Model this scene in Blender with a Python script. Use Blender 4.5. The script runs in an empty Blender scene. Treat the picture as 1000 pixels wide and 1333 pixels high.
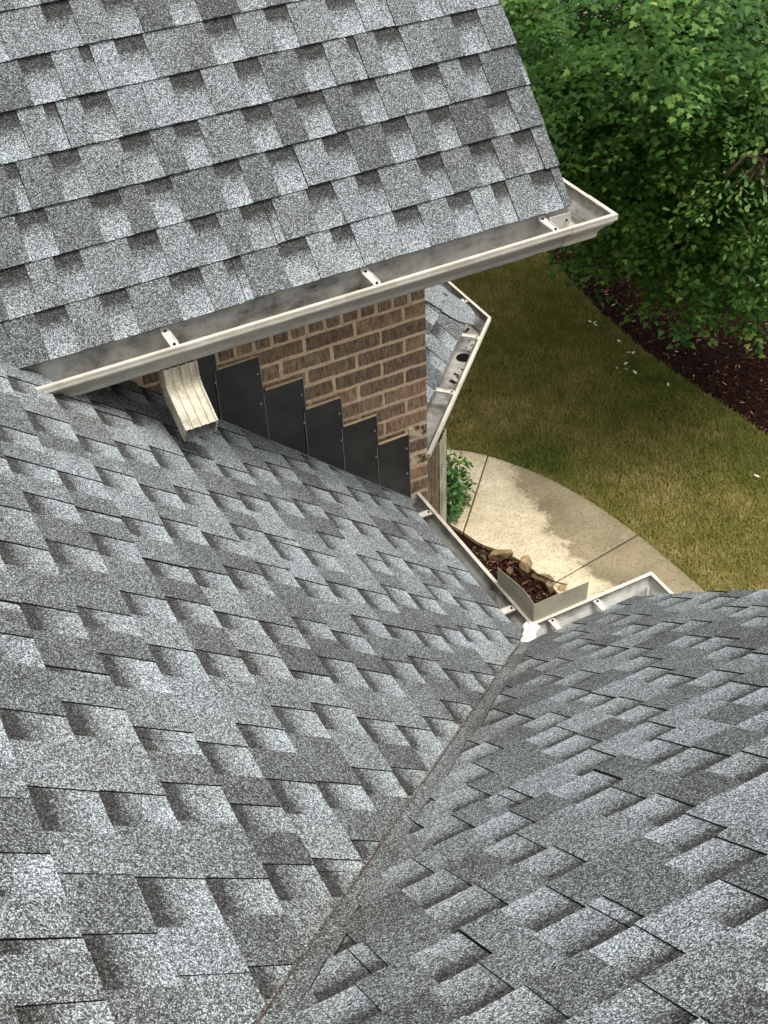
import bpy, bmesh, math, random
import numpy as np
from mathutils import Vector, Matrix

random.seed(7)
rng = np.random.default_rng(7)
scene = bpy.context.scene
col = scene.collection

# ------------------------------------------------------------------ camera
H = 6.1                       # camera height above the lawn (m); camera stands over the origin
F_PX = 1570.0                 # focal length in pixels of the 1000 px wide photograph
PITCH, ROLL, YAW = math.radians(41.0), math.radians(-2.72), math.radians(26.0)
fwd = Vector((math.sin(YAW) * math.cos(PITCH), math.cos(YAW) * math.cos(PITCH), -math.sin(PITCH)))
rgt = Vector((math.cos(YAW), -math.sin(YAW), 0))
upv = rgt.cross(fwd)
r2 = rgt * math.cos(ROLL) + upv * math.sin(ROLL)
u2 = upv * math.cos(ROLL) - rgt * math.sin(ROLL)
cam_data = bpy.data.cameras.new('camera')
cam_data.sensor_fit = 'HORIZONTAL'
cam_data.sensor_width = 36.0
cam_data.lens = 36.0 * F_PX / 1000.0
cam_data.clip_start = 0.05
cam_data.clip_end = 600.0
cam = bpy.data.objects.new('camera', cam_data)
cam.matrix_world = Matrix(((r2.x, u2.x, -fwd.x, 0), (r2.y, u2.y, -fwd.y, 0), (r2.z, u2.z, -fwd.z, H), (0, 0, 0, 1)))
col.objects.link(cam)
scene.camera = cam

def ray(px, py):
    return r2 * ((px - 500) / F_PX) - u2 * ((py - 666.5) / F_PX) + fwd
def ground(px, py, z=0.0):
    r = ray(px, py); t = (z - H) / r.z
    return (r.x * t, r.y * t)

# ------------------------------------------------------------------ world, sun, exposure
SUN_EL, SUN_AZ = math.radians(72), math.radians(135)   # azimuth: compass-style from +y towards +x
world = bpy.data.worlds.new('World'); scene.world = world
world.use_nodes = True
wn = world.node_tree.nodes; wl = world.node_tree.links
wn.clear()
sky = wn.new('ShaderNodeTexSky'); sky.sky_type = 'NISHITA'; sky.sun_disc = False
sky.sun_elevation = SUN_EL; sky.sun_rotation = SUN_AZ
sky.air_density = 1.0; sky.dust_density = 4.0; sky.ozone_density = 1.0
hs = wn.new('ShaderNodeHueSaturation'); hs.inputs['Saturation'].default_value = 0.16   # thin overcast: a nearly grey sky
bg = wn.new('ShaderNodeBackground'); bg.inputs['Strength'].default_value = 0.15
wo = wn.new('ShaderNodeOutputWorld')
wl.new(sky.outputs[0], hs.inputs['Color']); wl.new(hs.outputs[0], bg.inputs[0]); wl.new(bg.outputs[0], wo.inputs[0])
sun_data = bpy.data.lights.new('sun', 'SUN'); sun_data.energy = 1.3; sun_data.angle = math.radians(25)
sun_data.color = (1.0, 0.95, 0.87)
sun = bpy.data.objects.new('sun', sun_data); col.objects.link(sun)
sd = Vector((math.sin(SUN_AZ) * math.cos(SUN_EL), math.cos(SUN_AZ) * math.cos(SUN_EL), math.sin(SUN_EL)))
sun.rotation_euler = sd.to_track_quat('Z', 'Y').to_euler()
sun.location = (0, 0, 20)
scene.view_settings.view_transform = 'Standard'
scene.view_settings.look = 'None'
scene.view_settings.exposure = 0.5
scene.view_settings.gamma = 1.0
scene.view_settings.use_curve_mapping = False

# ------------------------------------------------------------------ helpers
def lin(r, g, b):
    return tuple((c / 255 / 12.92) if c / 255 <= .04045 else ((c / 255 + .055) / 1.055) ** 2.4 for c in (r, g, b)) + (1.0,)

def tag(o, label=None, cat=None, group=None, kind=None):
    if label: o['label'] = label
    if cat: o['category'] = cat
    if group: o['group'] = group
    if kind: o['kind'] = kind
    return o

def empty(name, loc=(0, 0, 0), parent=None):
    o = bpy.data.objects.new(name, None); o.location = loc; o.empty_display_size = .1
    col.objects.link(o)
    if parent: o.parent = parent
    return o

def obj(name, verts, faces, mats, parent=None, fmat=None, smooth=False, colors=None):
    me = bpy.data.meshes.new(name)
    me.from_pydata([tuple(v) for v in verts], [], faces)
    if not isinstance(mats, (list, tuple)): mats = [mats]
    for m in mats: me.materials.append(m)
    if fmat: me.polygons.foreach_set('material_index', fmat)
    if colors is not None:
        a = me.color_attributes.new('tone', 'FLOAT_COLOR', 'POINT')
        a.data.foreach_set('color', np.asarray(colors, dtype=np.float32).ravel())
    if smooth: me.polygons.foreach_set('use_smooth', [True] * len(me.polygons))
    me.update()
    o = bpy.data.objects.new(name, me); col.objects.link(o)
    if parent:
        o.parent = parent
        o.matrix_parent_inverse = Matrix.Translation(-Vector(world_loc(parent)))
    return o

def world_loc(o):
    """offset a child has to undo: meshes are built in world coordinates, so only an Empty parent shifts them"""
    return o.location if o.type == 'EMPTY' else Vector((0, 0, 0))

def tri_mesh(name, verts, tris, mat, parent=None, colors=None, smooth=False):
    """numpy verts (n,3), tris (m,3): fast builder"""
    me = bpy.data.meshes.new(name)
    n, m = len(verts), len(tris)
    me.vertices.add(n); me.vertices.foreach_set('co', np.asarray(verts, np.float32).ravel())
    me.loops.add(m * 3); me.loops.foreach_set('vertex_index', np.asarray(tris, np.int32).ravel())
    me.polygons.add(m)
    me.polygons.foreach_set('loop_start', np.arange(0, m * 3, 3, dtype=np.int32))
    me.polygons.foreach_set('loop_total', np.full(m, 3, np.int32))
    if colors is not None:
        a = me.color_attributes.new('tone', 'FLOAT_COLOR', 'POINT')
        a.data.foreach_set('color', np.asarray(colors, np.float32).ravel())
    me.materials.append(mat)
    me.update(calc_edges=True); me.validate()
    if smooth: me.polygons.foreach_set('use_smooth', [True] * m)
    o = bpy.data.objects.new(name, me); col.objects.link(o)
    if parent:
        o.parent = parent
        o.matrix_parent_inverse = Matrix.Translation(-Vector(world_loc(parent)))
    return o

class MB:
    def __init__(s): s.v = []; s.f = []; s.m = []
    def add(s, vs, fs, mi=0):
        n = len(s.v); s.v += [tuple(v) for v in vs]; s.f += [tuple(i + n for i in f) for f in fs]; s.m += [mi] * len(fs)
    def box(s, c, d, R=None, mi=0, bev=0.0):
        hx, hy, hz = d[0] / 2, d[1] / 2, d[2] / 2
        pts = [Vector((sx * hx, sy * hy, sz * hz)) for sz in (-1, 1) for sy in (-1, 1) for sx in (-1, 1)]
        if R: pts = [R @ p for p in pts]
        pts = [p + Vector(c) for p in pts]
        s.add(pts, [(0, 2, 3, 1), (4, 5, 7, 6), (0, 1, 5, 4), (2, 6, 7, 3), (0, 4, 6, 2), (1, 3, 7, 5)], mi)
    def prism(s, poly, ext, mi=0):
        """polygon of 3D points extruded by vector ext"""
        n = len(poly); e = Vector(ext)
        vs = [Vector(p) for p in poly] + [Vector(p) + e for p in poly]
        s.add(vs, [tuple(range(n - 1, -1, -1)), tuple(range(n, 2 * n))] + [(i, (i + 1) % n, n + (i + 1) % n, n + i) for i in range(n)], mi)
    def tube(s, pts, rad, seg=8, mi=0):
        pts = [Vector(p) for p in pts]; rings = []
        for i, p in enumerate(pts):
            d = (pts[min(i + 1, len(pts) - 1)] - pts[max(i - 1, 0)]).normalized()
            a = d.cross(Vector((0.31, .17, .93))).normalized(); b = d.cross(a)
            r = rad[i] if isinstance(rad, (list, tuple)) else rad
            rings.append([p + (a * math.cos(t) + b * math.sin(t)) * r for t in [2 * math.pi * k / seg for k in range(seg)]])
        n = len(pts); vs = [v for r in rings for v in r]
        fs = [(i * seg + k, i * seg + (k + 1) % seg, (i + 1) * seg + (k + 1) % seg, (i + 1) * seg + k) for i in range(n - 1) for k in range(seg)]
        fs += [tuple(range(seg - 1, -1, -1)), tuple((n - 1) * seg + k for k in range(seg))]
        s.add(vs, fs, mi)
    def build(s, name, mats, parent=None, smooth=False):
        return obj(name, s.v, s.f, mats, parent, s.m, smooth)

def bevel(o, w, seg=1):
    m = o.modifiers.new('bevel', 'BEVEL'); m.width = w; m.segments = seg; m.limit_method = 'ANGLE'
    return o

# ------------------------------------------------------------------ materials
class NT:
    def __init__(s, name, rough=.8, spec=.3, metallic=0.0):
        s.m = bpy.data.materials.new(name); s.m.use_nodes = True
        s.t = s.m.node_tree; s.n = s.t.nodes; s.l = s.t.links
        s.b = s.n['Principled BSDF']; s.b.inputs['Roughness'].default_value = rough
        s.b.inputs['Specular IOR Level'].default_value = spec; s.b.inputs['Metallic'].default_value = metallic
        s.pos = s.n.new('ShaderNodeNewGeometry').outputs['Position']
    def node(s, t, **kw):
        n = s.n.new(t)
        for k, v in kw.items(): setattr(n, k, v)
        return n
    def link(s, a, b): s.l.new(a, b)
    def noise(s, scale, detail=3.0, rough=.55, vec=None, dist=0.0):
        n = s.node('ShaderNodeTexNoise'); n.inputs['Scale'].default_value = scale; n.inputs['Detail'].default_value = detail
        n.inputs['Roughness'].default_value = rough; n.inputs['Distortion'].default_value = dist
        s.link(vec or s.pos, n.inputs['Vector']); return n.outputs[0]
    def voro(s, scale, out='Color', vec=None):
        n = s.node('ShaderNodeTexVoronoi'); n.inputs['Scale'].default_value = scale
        s.link(vec or s.pos, n.inputs['Vector']); return n.outputs[out]
    def math(s, op, a, b=None, c=None, clamp=False):
        n = s.node('ShaderNodeMath', operation=op); n.use_clamp = clamp
        for i, v in enumerate((a, b, c)):
            if v is None: continue
            if isinstance(v, (int, float)): n.inputs[i].default_value = v
            else: s.link(v, n.inputs[i])
        return n.outputs[0]
    def ramp(s, fac, stops, interp='LINEAR'):
        n = s.node('ShaderNodeValToRGB'); n.color_ramp.interpolation = interp
        el = n.color_ramp.elements
        while len(el) < len(stops): el.new(.5)
        for e, (p, c) in zip(el, stops):
            e.position = p; e.color = c if not isinstance(c, (int, float)) else (c, c, c, 1)
        s.link(fac, n.inputs[0]); return n.outputs[0]
    def mix(s, fac, a, b, blend='MIX'):
        n = s.node('ShaderNodeMix', data_type='RGBA', blend_type=blend)
        for sock, v in ((n.inputs[0], fac), (n.inputs[6], a), (n.inputs[7], b)):
            if isinstance(v, (int, float)): sock.default_value = v
            elif isinstance(v, tuple): sock.default_value = v
            else: s.link(v, sock)
        return n.outputs[2]
    def bump(s, h, strength=.4, dist=.002):
        n = s.node('ShaderNodeBump'); n.inputs['Strength'].default_value = strength; n.inputs['Distance'].default_value = dist
        s.link(h, n.inputs['Height']); s.link(n.outputs[0], s.b.inputs['Normal'])
    def color(s, c):
        if isinstance(c, tuple): s.b.inputs['Base Color'].default_value = c
        else: s.link(c, s.b.inputs['Base Color'])
    def attr(s, name='tone'):
        a = s.node('ShaderNodeAttribute', attribute_name=name); x = s.node('ShaderNodeSeparateColor')
        s.link(a.outputs['Color'], x.inputs[0]); return x.outputs

def mat_shingle():
    t = NT('asphalt_granules', rough=.93, spec=.18)
    A = t.attr()                     # r = tone of the tab, g = height in exposure, b = 1 on the lower layer
    rnd = t.node('ShaderNodeObjectInfo').outputs['Random']
    g1 = t.node('ShaderNodeSeparateColor'); t.link(t.voro(410.0), g1.inputs[0])
    g2 = t.node('ShaderNodeSeparateColor'); t.link(t.voro(760.0), g2.inputs[0])
    gran = t.math('ADD', t.math('MULTIPLY', g1.outputs[0], .62), t.math('MULTIPLY', g2.outputs[1], .38))
    # lower layer: dark granule band at the top blending into light granules at the bottom
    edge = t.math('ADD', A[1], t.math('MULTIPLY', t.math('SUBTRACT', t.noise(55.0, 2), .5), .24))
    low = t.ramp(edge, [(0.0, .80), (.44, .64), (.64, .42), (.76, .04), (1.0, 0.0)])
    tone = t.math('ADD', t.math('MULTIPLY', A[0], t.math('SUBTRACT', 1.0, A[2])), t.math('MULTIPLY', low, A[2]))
    mott = t.math('MULTIPLY', t.math('SUBTRACT', t.noise(9.0, 4, .6), .5), .22)
    mott2 = t.math('MULTIPLY', t.math('SUBTRACT', t.noise(1.7, 3), .5), .22)
    tone = t.math('ADD', t.math('ADD', tone, mott), t.math('ADD', mott2, t.math('MULTIPLY', t.math('SUBTRACT', rnd, .5), .10)))
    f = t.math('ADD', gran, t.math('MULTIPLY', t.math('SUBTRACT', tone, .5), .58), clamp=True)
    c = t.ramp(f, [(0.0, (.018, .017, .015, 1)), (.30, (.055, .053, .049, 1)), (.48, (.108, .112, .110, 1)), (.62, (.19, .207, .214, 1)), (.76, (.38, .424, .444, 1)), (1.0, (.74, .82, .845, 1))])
    # brownish weathering
    w = t.ramp(t.noise(2.6, 5, .65), [(.48, 0.0), (.72, .6)])
    c = t.mix(w, c, (.86, .81, .73, 1), 'MULTIPLY')
    # dust washed down along the valley
    sx = t.node('ShaderNodeSeparateXYZ'); t.link(t.pos, sx.inputs[0])
    dv = t.math('SUBTRACT', t.math('SUBTRACT', sx.outputs[0], sx.outputs[1]), KV)
    band = t.math('MULTIPLY', t.ramp(t.math('MULTIPLY', dv, 4.0), [(0.0, 1.0), (.3, .7), (.75, 0.0)]), t.math('GREATER_THAN', dv, -.06))
    band = t.math('MULTIPLY', band, t.ramp(t.noise(7.0, 5, .7), [(.32, .15), (.62, .75)]))
    gate = t.math('LESS_THAN', sx.outputs[1], 2.45)
    c = t.mix(t.math('MULTIPLY', band, gate), c, (1.02, .96, .88, 1), 'MULTIPLY')
    t.color(c); t.bump(t.voro(410.0, 'Distance'), .7, .0016)
    return t.m

def mat_plain(name, rgb, rough=.7, spec=.3, var=.15, scale=20.0, bump=0.0, bscale=200.0, metallic=0.0):
    t = NT(name, rough, spec, metallic)
    c = tuple(rgb[:3])
    d = tuple(x * (1 - var) for x in c) + (1,); e = tuple(min(1, x * (1 + var)) for x in c) + (1,)
    t.color(t.ramp(t.noise(scale, 5, .6), [(.3, d), (.7, e)]))
    if bump: t.bump(t.noise(bscale, 4), bump, .003)
    return t.m

def mat_gutter(name, base, dirt, amount=.5, streak=(6, 6, 60)):
    t = NT(name, .48, .4)
    mp = t.node('ShaderNodeMapping'); mp.inputs['Scale'].default_value = streak; t.link(t.pos, mp.inputs['Vector'])
    a = t.noise(1.0, 6, .7, mp.outputs[0]); b = t.noise(14.0, 5, .65); d = t.noise(3.1, 3)
    f = t.math('MULTIPLY', t.math('ADD', t.math('MULTIPLY', a, .5), t.math('MULTIPLY', b, .5)), t.math('ADD', .6, t.math('MULTIPLY', d, .8)))
    f = t.ramp(f, [(.42, 0.0), (.68, amount)])
    sp = t.ramp(t.noise(85.0, 3, .7), [(.66, 0.0), (.74, .55)])
    c = t.mix(f, base, dirt); c = t.mix(t.math('MULTIPLY', sp, amount), c, tuple(x * .45 for x in dirt[:3]) + (1,))
    t.color(c); t.bump(t.noise(40, 4), .08, .002)
    return t.m

def mat_brick():
    t = NT('wirecut_brick', .9, .15)
    rnd = t.node('ShaderNodeObjectInfo').outputs['Random']
    mp = t.node('ShaderNodeMapping'); mp.inputs['Scale'].default_value = (130, 130, 34); t.link(t.pos, mp.inputs['Vector'])
    s1 = t.noise(1.0, 5, .7, mp.outputs[0]); s2 = t.noise(26.0, 4, .6)
    c = t.ramp(s1, [(.28, lin(78, 64, 52)), (.45, lin(136, 115, 95)), (.60, lin(174, 152, 128)), (.78, lin(210, 190, 166))])
    c = t.mix(t.ramp(s2, [(.45, 0.0), (.75, .55)]), c, lin(148, 120, 98))
    c = t.mix(1.0, c, t.ramp(rnd, [(0.0, (.74, .72, .70, 1)), (.5, (1.0, .98, .95, 1)), (1.0, (1.25, 1.15, 1.05, 1))]), 'MULTIPLY')
    t.color(c); t.bump(s1, .7, .004)
    return t.m

def mat_mortar():
    t = NT('mortar', .95, .1)
    t.color(t.ramp(t.noise(60.0, 5, .65), [(.3, lin(208, 176, 140)), (.55, lin(234, 206, 170)), (.75, lin(244, 226, 198))]))
    t.bump(t.noise(260.0, 4), .6, .003); return t.m

def mat_flash():
    t = NT('bronze_sheet', .32, .55)
    c = t.ramp(t.noise(7.0, 5, .6), [(.35, lin(46, 45, 43)), (.7, lin(70, 68, 63))])
    sc = t.ramp(t.noise(120.0, 2, .8), [(.72, 0.0), (.8, .25)])
    t.color(t.mix(sc, c, lin(120, 115, 105))); t.bump(t.noise(7.0, 3), .35, .02); return t.m

def mat_concrete():
    t = NT('broom_concrete', .9, .2)
    A = t.attr()                      # r = 1 where the slab has been washed clean
    aged = t.ramp(t.noise(2.2, 6, .65), [(.3, lin(126, 114, 90)), (.55, lin(152, 139, 112)), (.75, lin(172, 159, 132))])
    clean = t.ramp(t.noise(5.0, 5, .7), [(.3, lin(198, 184, 152)), (.55, lin(220, 206, 174)), (.75, lin(236, 224, 198))])
    gf = t.noise(4.6, 6, .72, dist=.4)
    fac = t.math('ADD', A[0], t.math('MULTIPLY', t.math('SUBTRACT', gf, .5), .8))
    fac = t.ramp(fac, [(.40, 0.0), (.50, .75), (.62, 1.0)])
    c = t.mix(fac, aged, clean)
    sp = t.voro(95.0); x = t.node('ShaderNodeSeparateColor'); t.link(sp, x.inputs[0])
    c = t.mix(.55, c, t.ramp(x.outputs[0], [(0.0, (.42, .40, .36, 1)), (.35, (.9, .9, .9, 1)), (1.0, (1.12, 1.12, 1.1, 1))]), 'MULTIPLY')
    t.color(c); t.bump(t.noise(150.0, 4), .4, .004); return t.m

def mat_lawn():
    t = NT('turf_soil', .97, .1)
    c = t.ramp(t.noise(2.0, 6, .7), [(.3, lin(92, 84, 36)), (.5, lin(122, 110, 54)), (.7, lin(146, 126, 76))])
    c = t.mix(t.ramp(t.noise(60.0, 4, .7), [(.4, 0.0), (.7, .7)]), c, lin(58, 52, 24))
    t.color(c); t.bump(t.noise(70.0, 5, .7), .9, .02); return t.m

def mat_attr(name, stops, rough=.8, spec=.2, transl=0.0, nscale=0.0):
    """colour from the vertex attribute's red channel"""
    t = NT(name, rough, spec)
    A = t.attr(); c = t.ramp(A[0], stops)
    if nscale: c = t.mix(t.ramp(t.noise(nscale, 3), [(.4, 0.0), (.7, .35)]), c, (.55, .55, .55, 1), 'MULTIPLY')
    t.color(c)
    if transl:
        tr = t.node('ShaderNodeBsdfTranslucent'); t.link(c, tr.inputs['Color'])
        mx = t.node('ShaderNodeMixShader'); mx.inputs[0].default_value = transl
        out = t.n['Material Output']
        t.link(t.b.outputs[0], mx.inputs[1]); t.link(tr.outputs[0], mx.inputs[2]); t.link(mx.outputs[0], out.inputs['Surface'])
    return t.m

KV = -.68                                   # valley of the lower roofs: x - y = KV
M = {}
M['shingle'] = mat_shingle()
M['asphalt_edge'] = mat_plain('asphalt_cut_edge', (.016, .015, .014), .9, .15, .3, 90)
M['deck'] = mat_plain('roof_underlay', (.035, .034, .033), .95, .1)
M['cream'] = mat_gutter('cream_aluminium', lin(224, 217, 201), lin(140, 124, 98), .6)
M['face'] = mat_gutter('shaded_grimy_gutter_face', lin(186, 182, 170), lin(116, 110, 98), .6, (5, 5, 30))  # base greyer than the lip: shade of the down-tilted front painted in, plus grime
M['spout'] = mat_gutter('streaked_spout', lin(216, 207, 184), lin(98, 84, 62), .8, (70, 70, 5))
M['grey_in'] = mat_gutter('weathered_gutter_inside', lin(186, 184, 176), lin(62, 58, 48), .95, (8, 8, 20))
M['white_metal'] = mat_gutter('white_hanger_metal', lin(232, 228, 218), lin(150, 120, 100), .5)
M['grey_plate'] = mat_gutter('khaki_guard_metal', lin(182, 176, 156), lin(126, 116, 94), .6)
M['galv'] = mat_plain('dull_galvanised', lin(182, 182, 178), .35, .5, .1, 12, 0, 0, .6)
M['brick'] = mat_brick(); M['mortar'] = mat_mortar(); M['flash'] = mat_flash()
M['sealant'] = mat_plain('white_sealant', lin(226, 224, 216), .55, .4, .18, 60, .4, 90)
M['rust'] = mat_plain('rusty_debris', lin(92, 60, 46), .95, .1, .5, 60, .5, 150)
M['concrete'] = mat_concrete(); M['lawn'] = mat_lawn()
M['siding'] = mat_plain('painted_trim', lin(196, 186, 160), .6, .3, .06, 6)
M['dark'] = mat_plain('dark_hole', (.008, .008, .008), .9, .1)
M['soffit'] = mat_plain('soffit_paint', lin(190, 182, 164), .7, .2, .08, 5)
M['bark'] = mat_plain('tree_bark', lin(74, 60, 48), .95, .1, .4, 14, .8, 40)
M['soil'] = mat_plain('mulch_soil', lin(38, 22, 17), .97, .08, .5, 9, .8, 60)
M['chips'] = mat_attr('bark_chips', [(0, lin(32, 18, 14)), (.45, lin(54, 29, 22)), (.8, lin(80, 46, 34)), (.95, lin(134, 100, 78)), (1, lin(180, 156, 130))], .9, .15)
M['grass'] = mat_attr('grass_blades', [(0, lin(88, 110, 46)), (.28, lin(130, 132, 64)), (.55, lin(156, 148, 84)), (.8, lin(180, 166, 106)), (1, lin(222, 204, 156))], .8, .15, .2)
M['leaf_maple'] = mat_attr('maple_leaves', [(0, lin(50, 90, 36)), (.4, lin(82, 128, 52)), (.75, lin(120, 158, 70)), (.97, lin(156, 182, 88)), (1, lin(196, 204, 106))], .5, .35, .4)
M['leaf_oval'] = mat_attr('oval_leaves', [(0, lin(46, 84, 34)), (.5, lin(78, 122, 48)), (.85, lin(124, 160, 72)), (1, lin(176, 196, 110))], .45, .4, .35)
M['leaf_shrub'] = mat_attr('glossy_shrub_leaves', [(0, lin(26, 58, 20)), (.5, lin(52, 98, 32)), (.9, lin(96, 142, 54)), (1, lin(150, 150, 90))], .35, .5, .2)
def mat_rock():
    t = NT('field_stone', .9, .2); rnd = t.node('ShaderNodeObjectInfo').outputs['Random']
    c = t.ramp(t.noise(16.0, 6, .7), [(.3, lin(92, 80, 66)), (.5, lin(150, 130, 100)), (.7, lin(196, 172, 132))])
    c = t.mix(1.0, c, t.ramp(rnd, [(0, (.36, .37, .39, 1)), (.5, (.80, .79, .77, 1)), (1, (1.25, 1.18, 1.06, 1))]), 'MULTIPLY')
    t.color(c); t.bump(t.noise(40.0, 6, .7), .8, .01); return t.m
M['rock'] = mat_rock()

# ------------------------------------------------------------------ roof geometry (z relative to the camera, +H when built)
P1 = .905                                   # pitch of the two valley roofs
XE, ZE = 1.70, -3.147                       # eave edge of the roof that faces +x
YE = XE - KV                                # eave edge of the roof that faces +y
KCUT = -.714                                # cut line of the closed valley
XR = 2.172                                  # rake of the +y roof
PU, YU, ZU, XU = 1.12, 3.08, -1.93, 2.27    # gable roof above: pitch, eave y, eave z, rake x
YW = 3.35                                   # brick wall plane
XW = 1.846                                  # its outer corner
ZLIP = -3.185                               # lower gutter lip
def zL(x): return ZE - P1 * (x - XE)
def zR(y): return ZE - P1 * (y - YE)
def zUp(y): return ZU + PU * (y - YU)
def valley_y(x): return YU + (.355 - x) / 1.2375     # gable roof meets the +x roof

house = empty('brick_house', (0, 4.5, 0))
tag(house, 'brick house with grey shingled roofs, cream gutters and dark step flashing', 'house')

def clip(poly, a, b, c):
    """keep a*u + b*v <= c"""
    out = []
    for i in range(len(poly)):
        p, q = poly[i], poly[(i + 1) % len(poly)]
        dp, dq = a * p[0] + b * p[1] - c, a * q[0] + b * q[1] - c
        if dp <= 0: out.append(p)
        if (dp < 0 < dq) or (dq < 0 < dp):
            t = dp / (dp - dq); out.append((p[0] + (q[0] - p[0]) * t, p[1] + (q[1] - p[1]) * t))
    return out

EXPO, LENGTH = .1445, .99
PATTERNS = [[-.001, (.100, .088), (.130, .096), (.078, .080), (.140, .092), (.092, .090), (.110, .2)],
            [.028, (.118, .100), (.084, .076), (.150, .092), (.104, .088), (.080, .080), (.10, .2)],
            [-.001, (.074, .092), (.110, .0016), (.086, .100), (.104, .084), (.128, .096), (.080, .085), (.10, .2)]]
def shingle_course(parent, to3d, u0, u1, v0, clips, strips=None, seed=0, depth=.205, plain=None):
    """lay one course of laminated shingles; to3d(u, v, h) -> world point"""
    r = random.Random(seed)
    u = u0 - LENGTH - (u0 % LENGTH) + (seed * .1625 + r.uniform(-.012, .012)) % LENGTH     # courses step sideways like a laid roof
    while u < u1:
        ua, ub = u + .0012, u + LENGTH - .0012
        u += LENGTH
        if ub < u0 - .02: continue
        lift = r.uniform(-.0012, .0016); tilt = r.uniform(-.0015, .0015); jog = r.uniform(-.003, .003)
        hb = .0082
        def hgt(uu, v): return (hb + lift + tilt * (uu - ua)) * (1 - (v - v0) / EXPO)
        pieces = [([(ua, v0 + jog), (ub, v0 + jog), (ub, v0 + depth), (ua, v0 + depth)], 0.0, .0032, 1.0, .5)]
        pat = PATTERNS[r.randrange(len(PATTERNS))]
        x = ua + pat[0]
        for w, g in pat[1:]:
            if x > ub - .02: break
            e = min(x + w * r.uniform(.95, 1.05), ub)
            tone = r.choice((.34, .38, .42, .48, .53, .57, .61, .65))
            sk = r.uniform(-.003, .003)
            pieces.append(([(x, v0 + jog + .0004), (e + sk * .3, v0 + jog + .0004), (e + sk, v0 + depth - .004), (x + sk * .5, v0 + depth - .004)], .0030, .0066, 0.0, tone))
            x = e + g * r.uniform(.94, 1.06)
        if plain:                                        # courses run flat through the valley next to the cut
            a_, b_, c_ = plain; c_ = c_ + r.uniform(-.010, .016)
            pieces = [pieces[0]] + [(clip(q[0], -a_, -b_, -c_),) + q[1:] for q in pieces[1:]] + [(clip(pieces[0][0], a_, b_, c_), .0030, .0062, 0.0, r.uniform(.40, .48))]
            pieces = [q for q in pieces if len(q[0]) >= 3 and max(p[0] for p in q[0]) - min(p[0] for p in q[0]) > .03]
        V, Fc, Fm, C = [], [], [], []
        for poly, hlo, hhi, gap, tone in pieces:
            for a, b, c in clips:
                if len(poly) >= 3: poly = clip(poly, a, b, c)
            if len(poly) < 3: continue
            subs = [poly]
            if strips:
                subs = []
                a, b, cs = strips
                lo = None
                for c in list(cs) + [None]:
                    q = poly
                    if lo is not None: q = clip(q, -a, -b, -lo)
                    if c is not None and len(q) >= 3: q = clip(q, a, b, c)
                    if len(q) >= 3: subs.append(q)
                    lo = c
            for q in subs:
                # drop degenerate repeats
                qq = []
                for p in q:
                    if not qq or abs(p[0] - qq[-1][0]) + abs(p[1] - qq[-1][1]) > 1e-5: qq.append(p)
                if len(qq) > 2 and abs(qq[0][0] - qq[-1][0]) + abs(qq[0][1] - qq[-1][1]) < 1e-5: qq.pop()
                if len(qq) < 3: continue
                n = len(qq); s = len(V)
                V += [to3d(p[0], p[1], hgt(p[0], p[1]) + hlo) for p in qq] + [to3d(p[0], p[1], hgt(p[0], p[1]) + hhi) for p in qq]
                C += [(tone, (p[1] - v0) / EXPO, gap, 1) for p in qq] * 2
                Fc.append(tuple(s + n + i for i in range(n))); Fm.append(0)
                Fc.append(tuple(s + n - 1 - i for i in range(n))); Fm.append(1)
                for i in range(n):
                    j = (i + 1) % n
                    Fc.append((s + i, s + j, s + n + j, s + n + i)); Fm.append(1)
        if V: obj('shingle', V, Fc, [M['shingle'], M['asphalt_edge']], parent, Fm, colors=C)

BASE = -.011       # shingle bed below the fitted roof surface
c1 = 1 / math.hypot(1, P1); s1 = P1 * c1
cu = 1 / math.hypot(1, PU); su = PU * cu

# roof that falls towards +x : u = y, v up the slope towards -x
def L3(u, v, h):
    h += BASE
    return (XE - v * c1 + h * s1, u, zL(XE - v * c1) + h * c1 + H)
def softmax(a, b, e=.022): return (a + b + math.sqrt((a - b) ** 2 + e * e)) / 2
def R3(u, v, h):
    y = YE - v * c1
    h2 = h + BASE
    X, Y, Z = u, y + h2 * s1, zR(y) + h2 * c1
    d = u - y - KV
    if d < .2:
        a = zR(y); b = zL(u) - .006
        fade = min(1, max(0.25, (d + .05) / .09))
        Z = softmax(a, b) + (h * fade + BASE) * c1
        Y = y + (h * fade + BASE) * s1 * (1 if d > 0 else 0.3)
    return (X, Y, Z + H)
def U3(u, v, h):
    h += BASE
    y = YU + v * cu
    return (u, y - h * su, zUp(y) + h * cu + H)

def slab(poly_uv, to3d, name, mats, h0=-.024, h1=-.003):
    n = len(poly_uv)
    V = [to3d(u, v, h0) for u, v in poly_uv] + [to3d(u, v, h1) for u, v in poly_uv]
    Fc = [tuple(range(n - 1, -1, -1)), tuple(range(n, 2 * n))] + [(i, (i + 1) % n, n + (i + 1) % n, n + i) for i in range(n)]
    return obj(name, V, Fc, mats, house)

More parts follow.
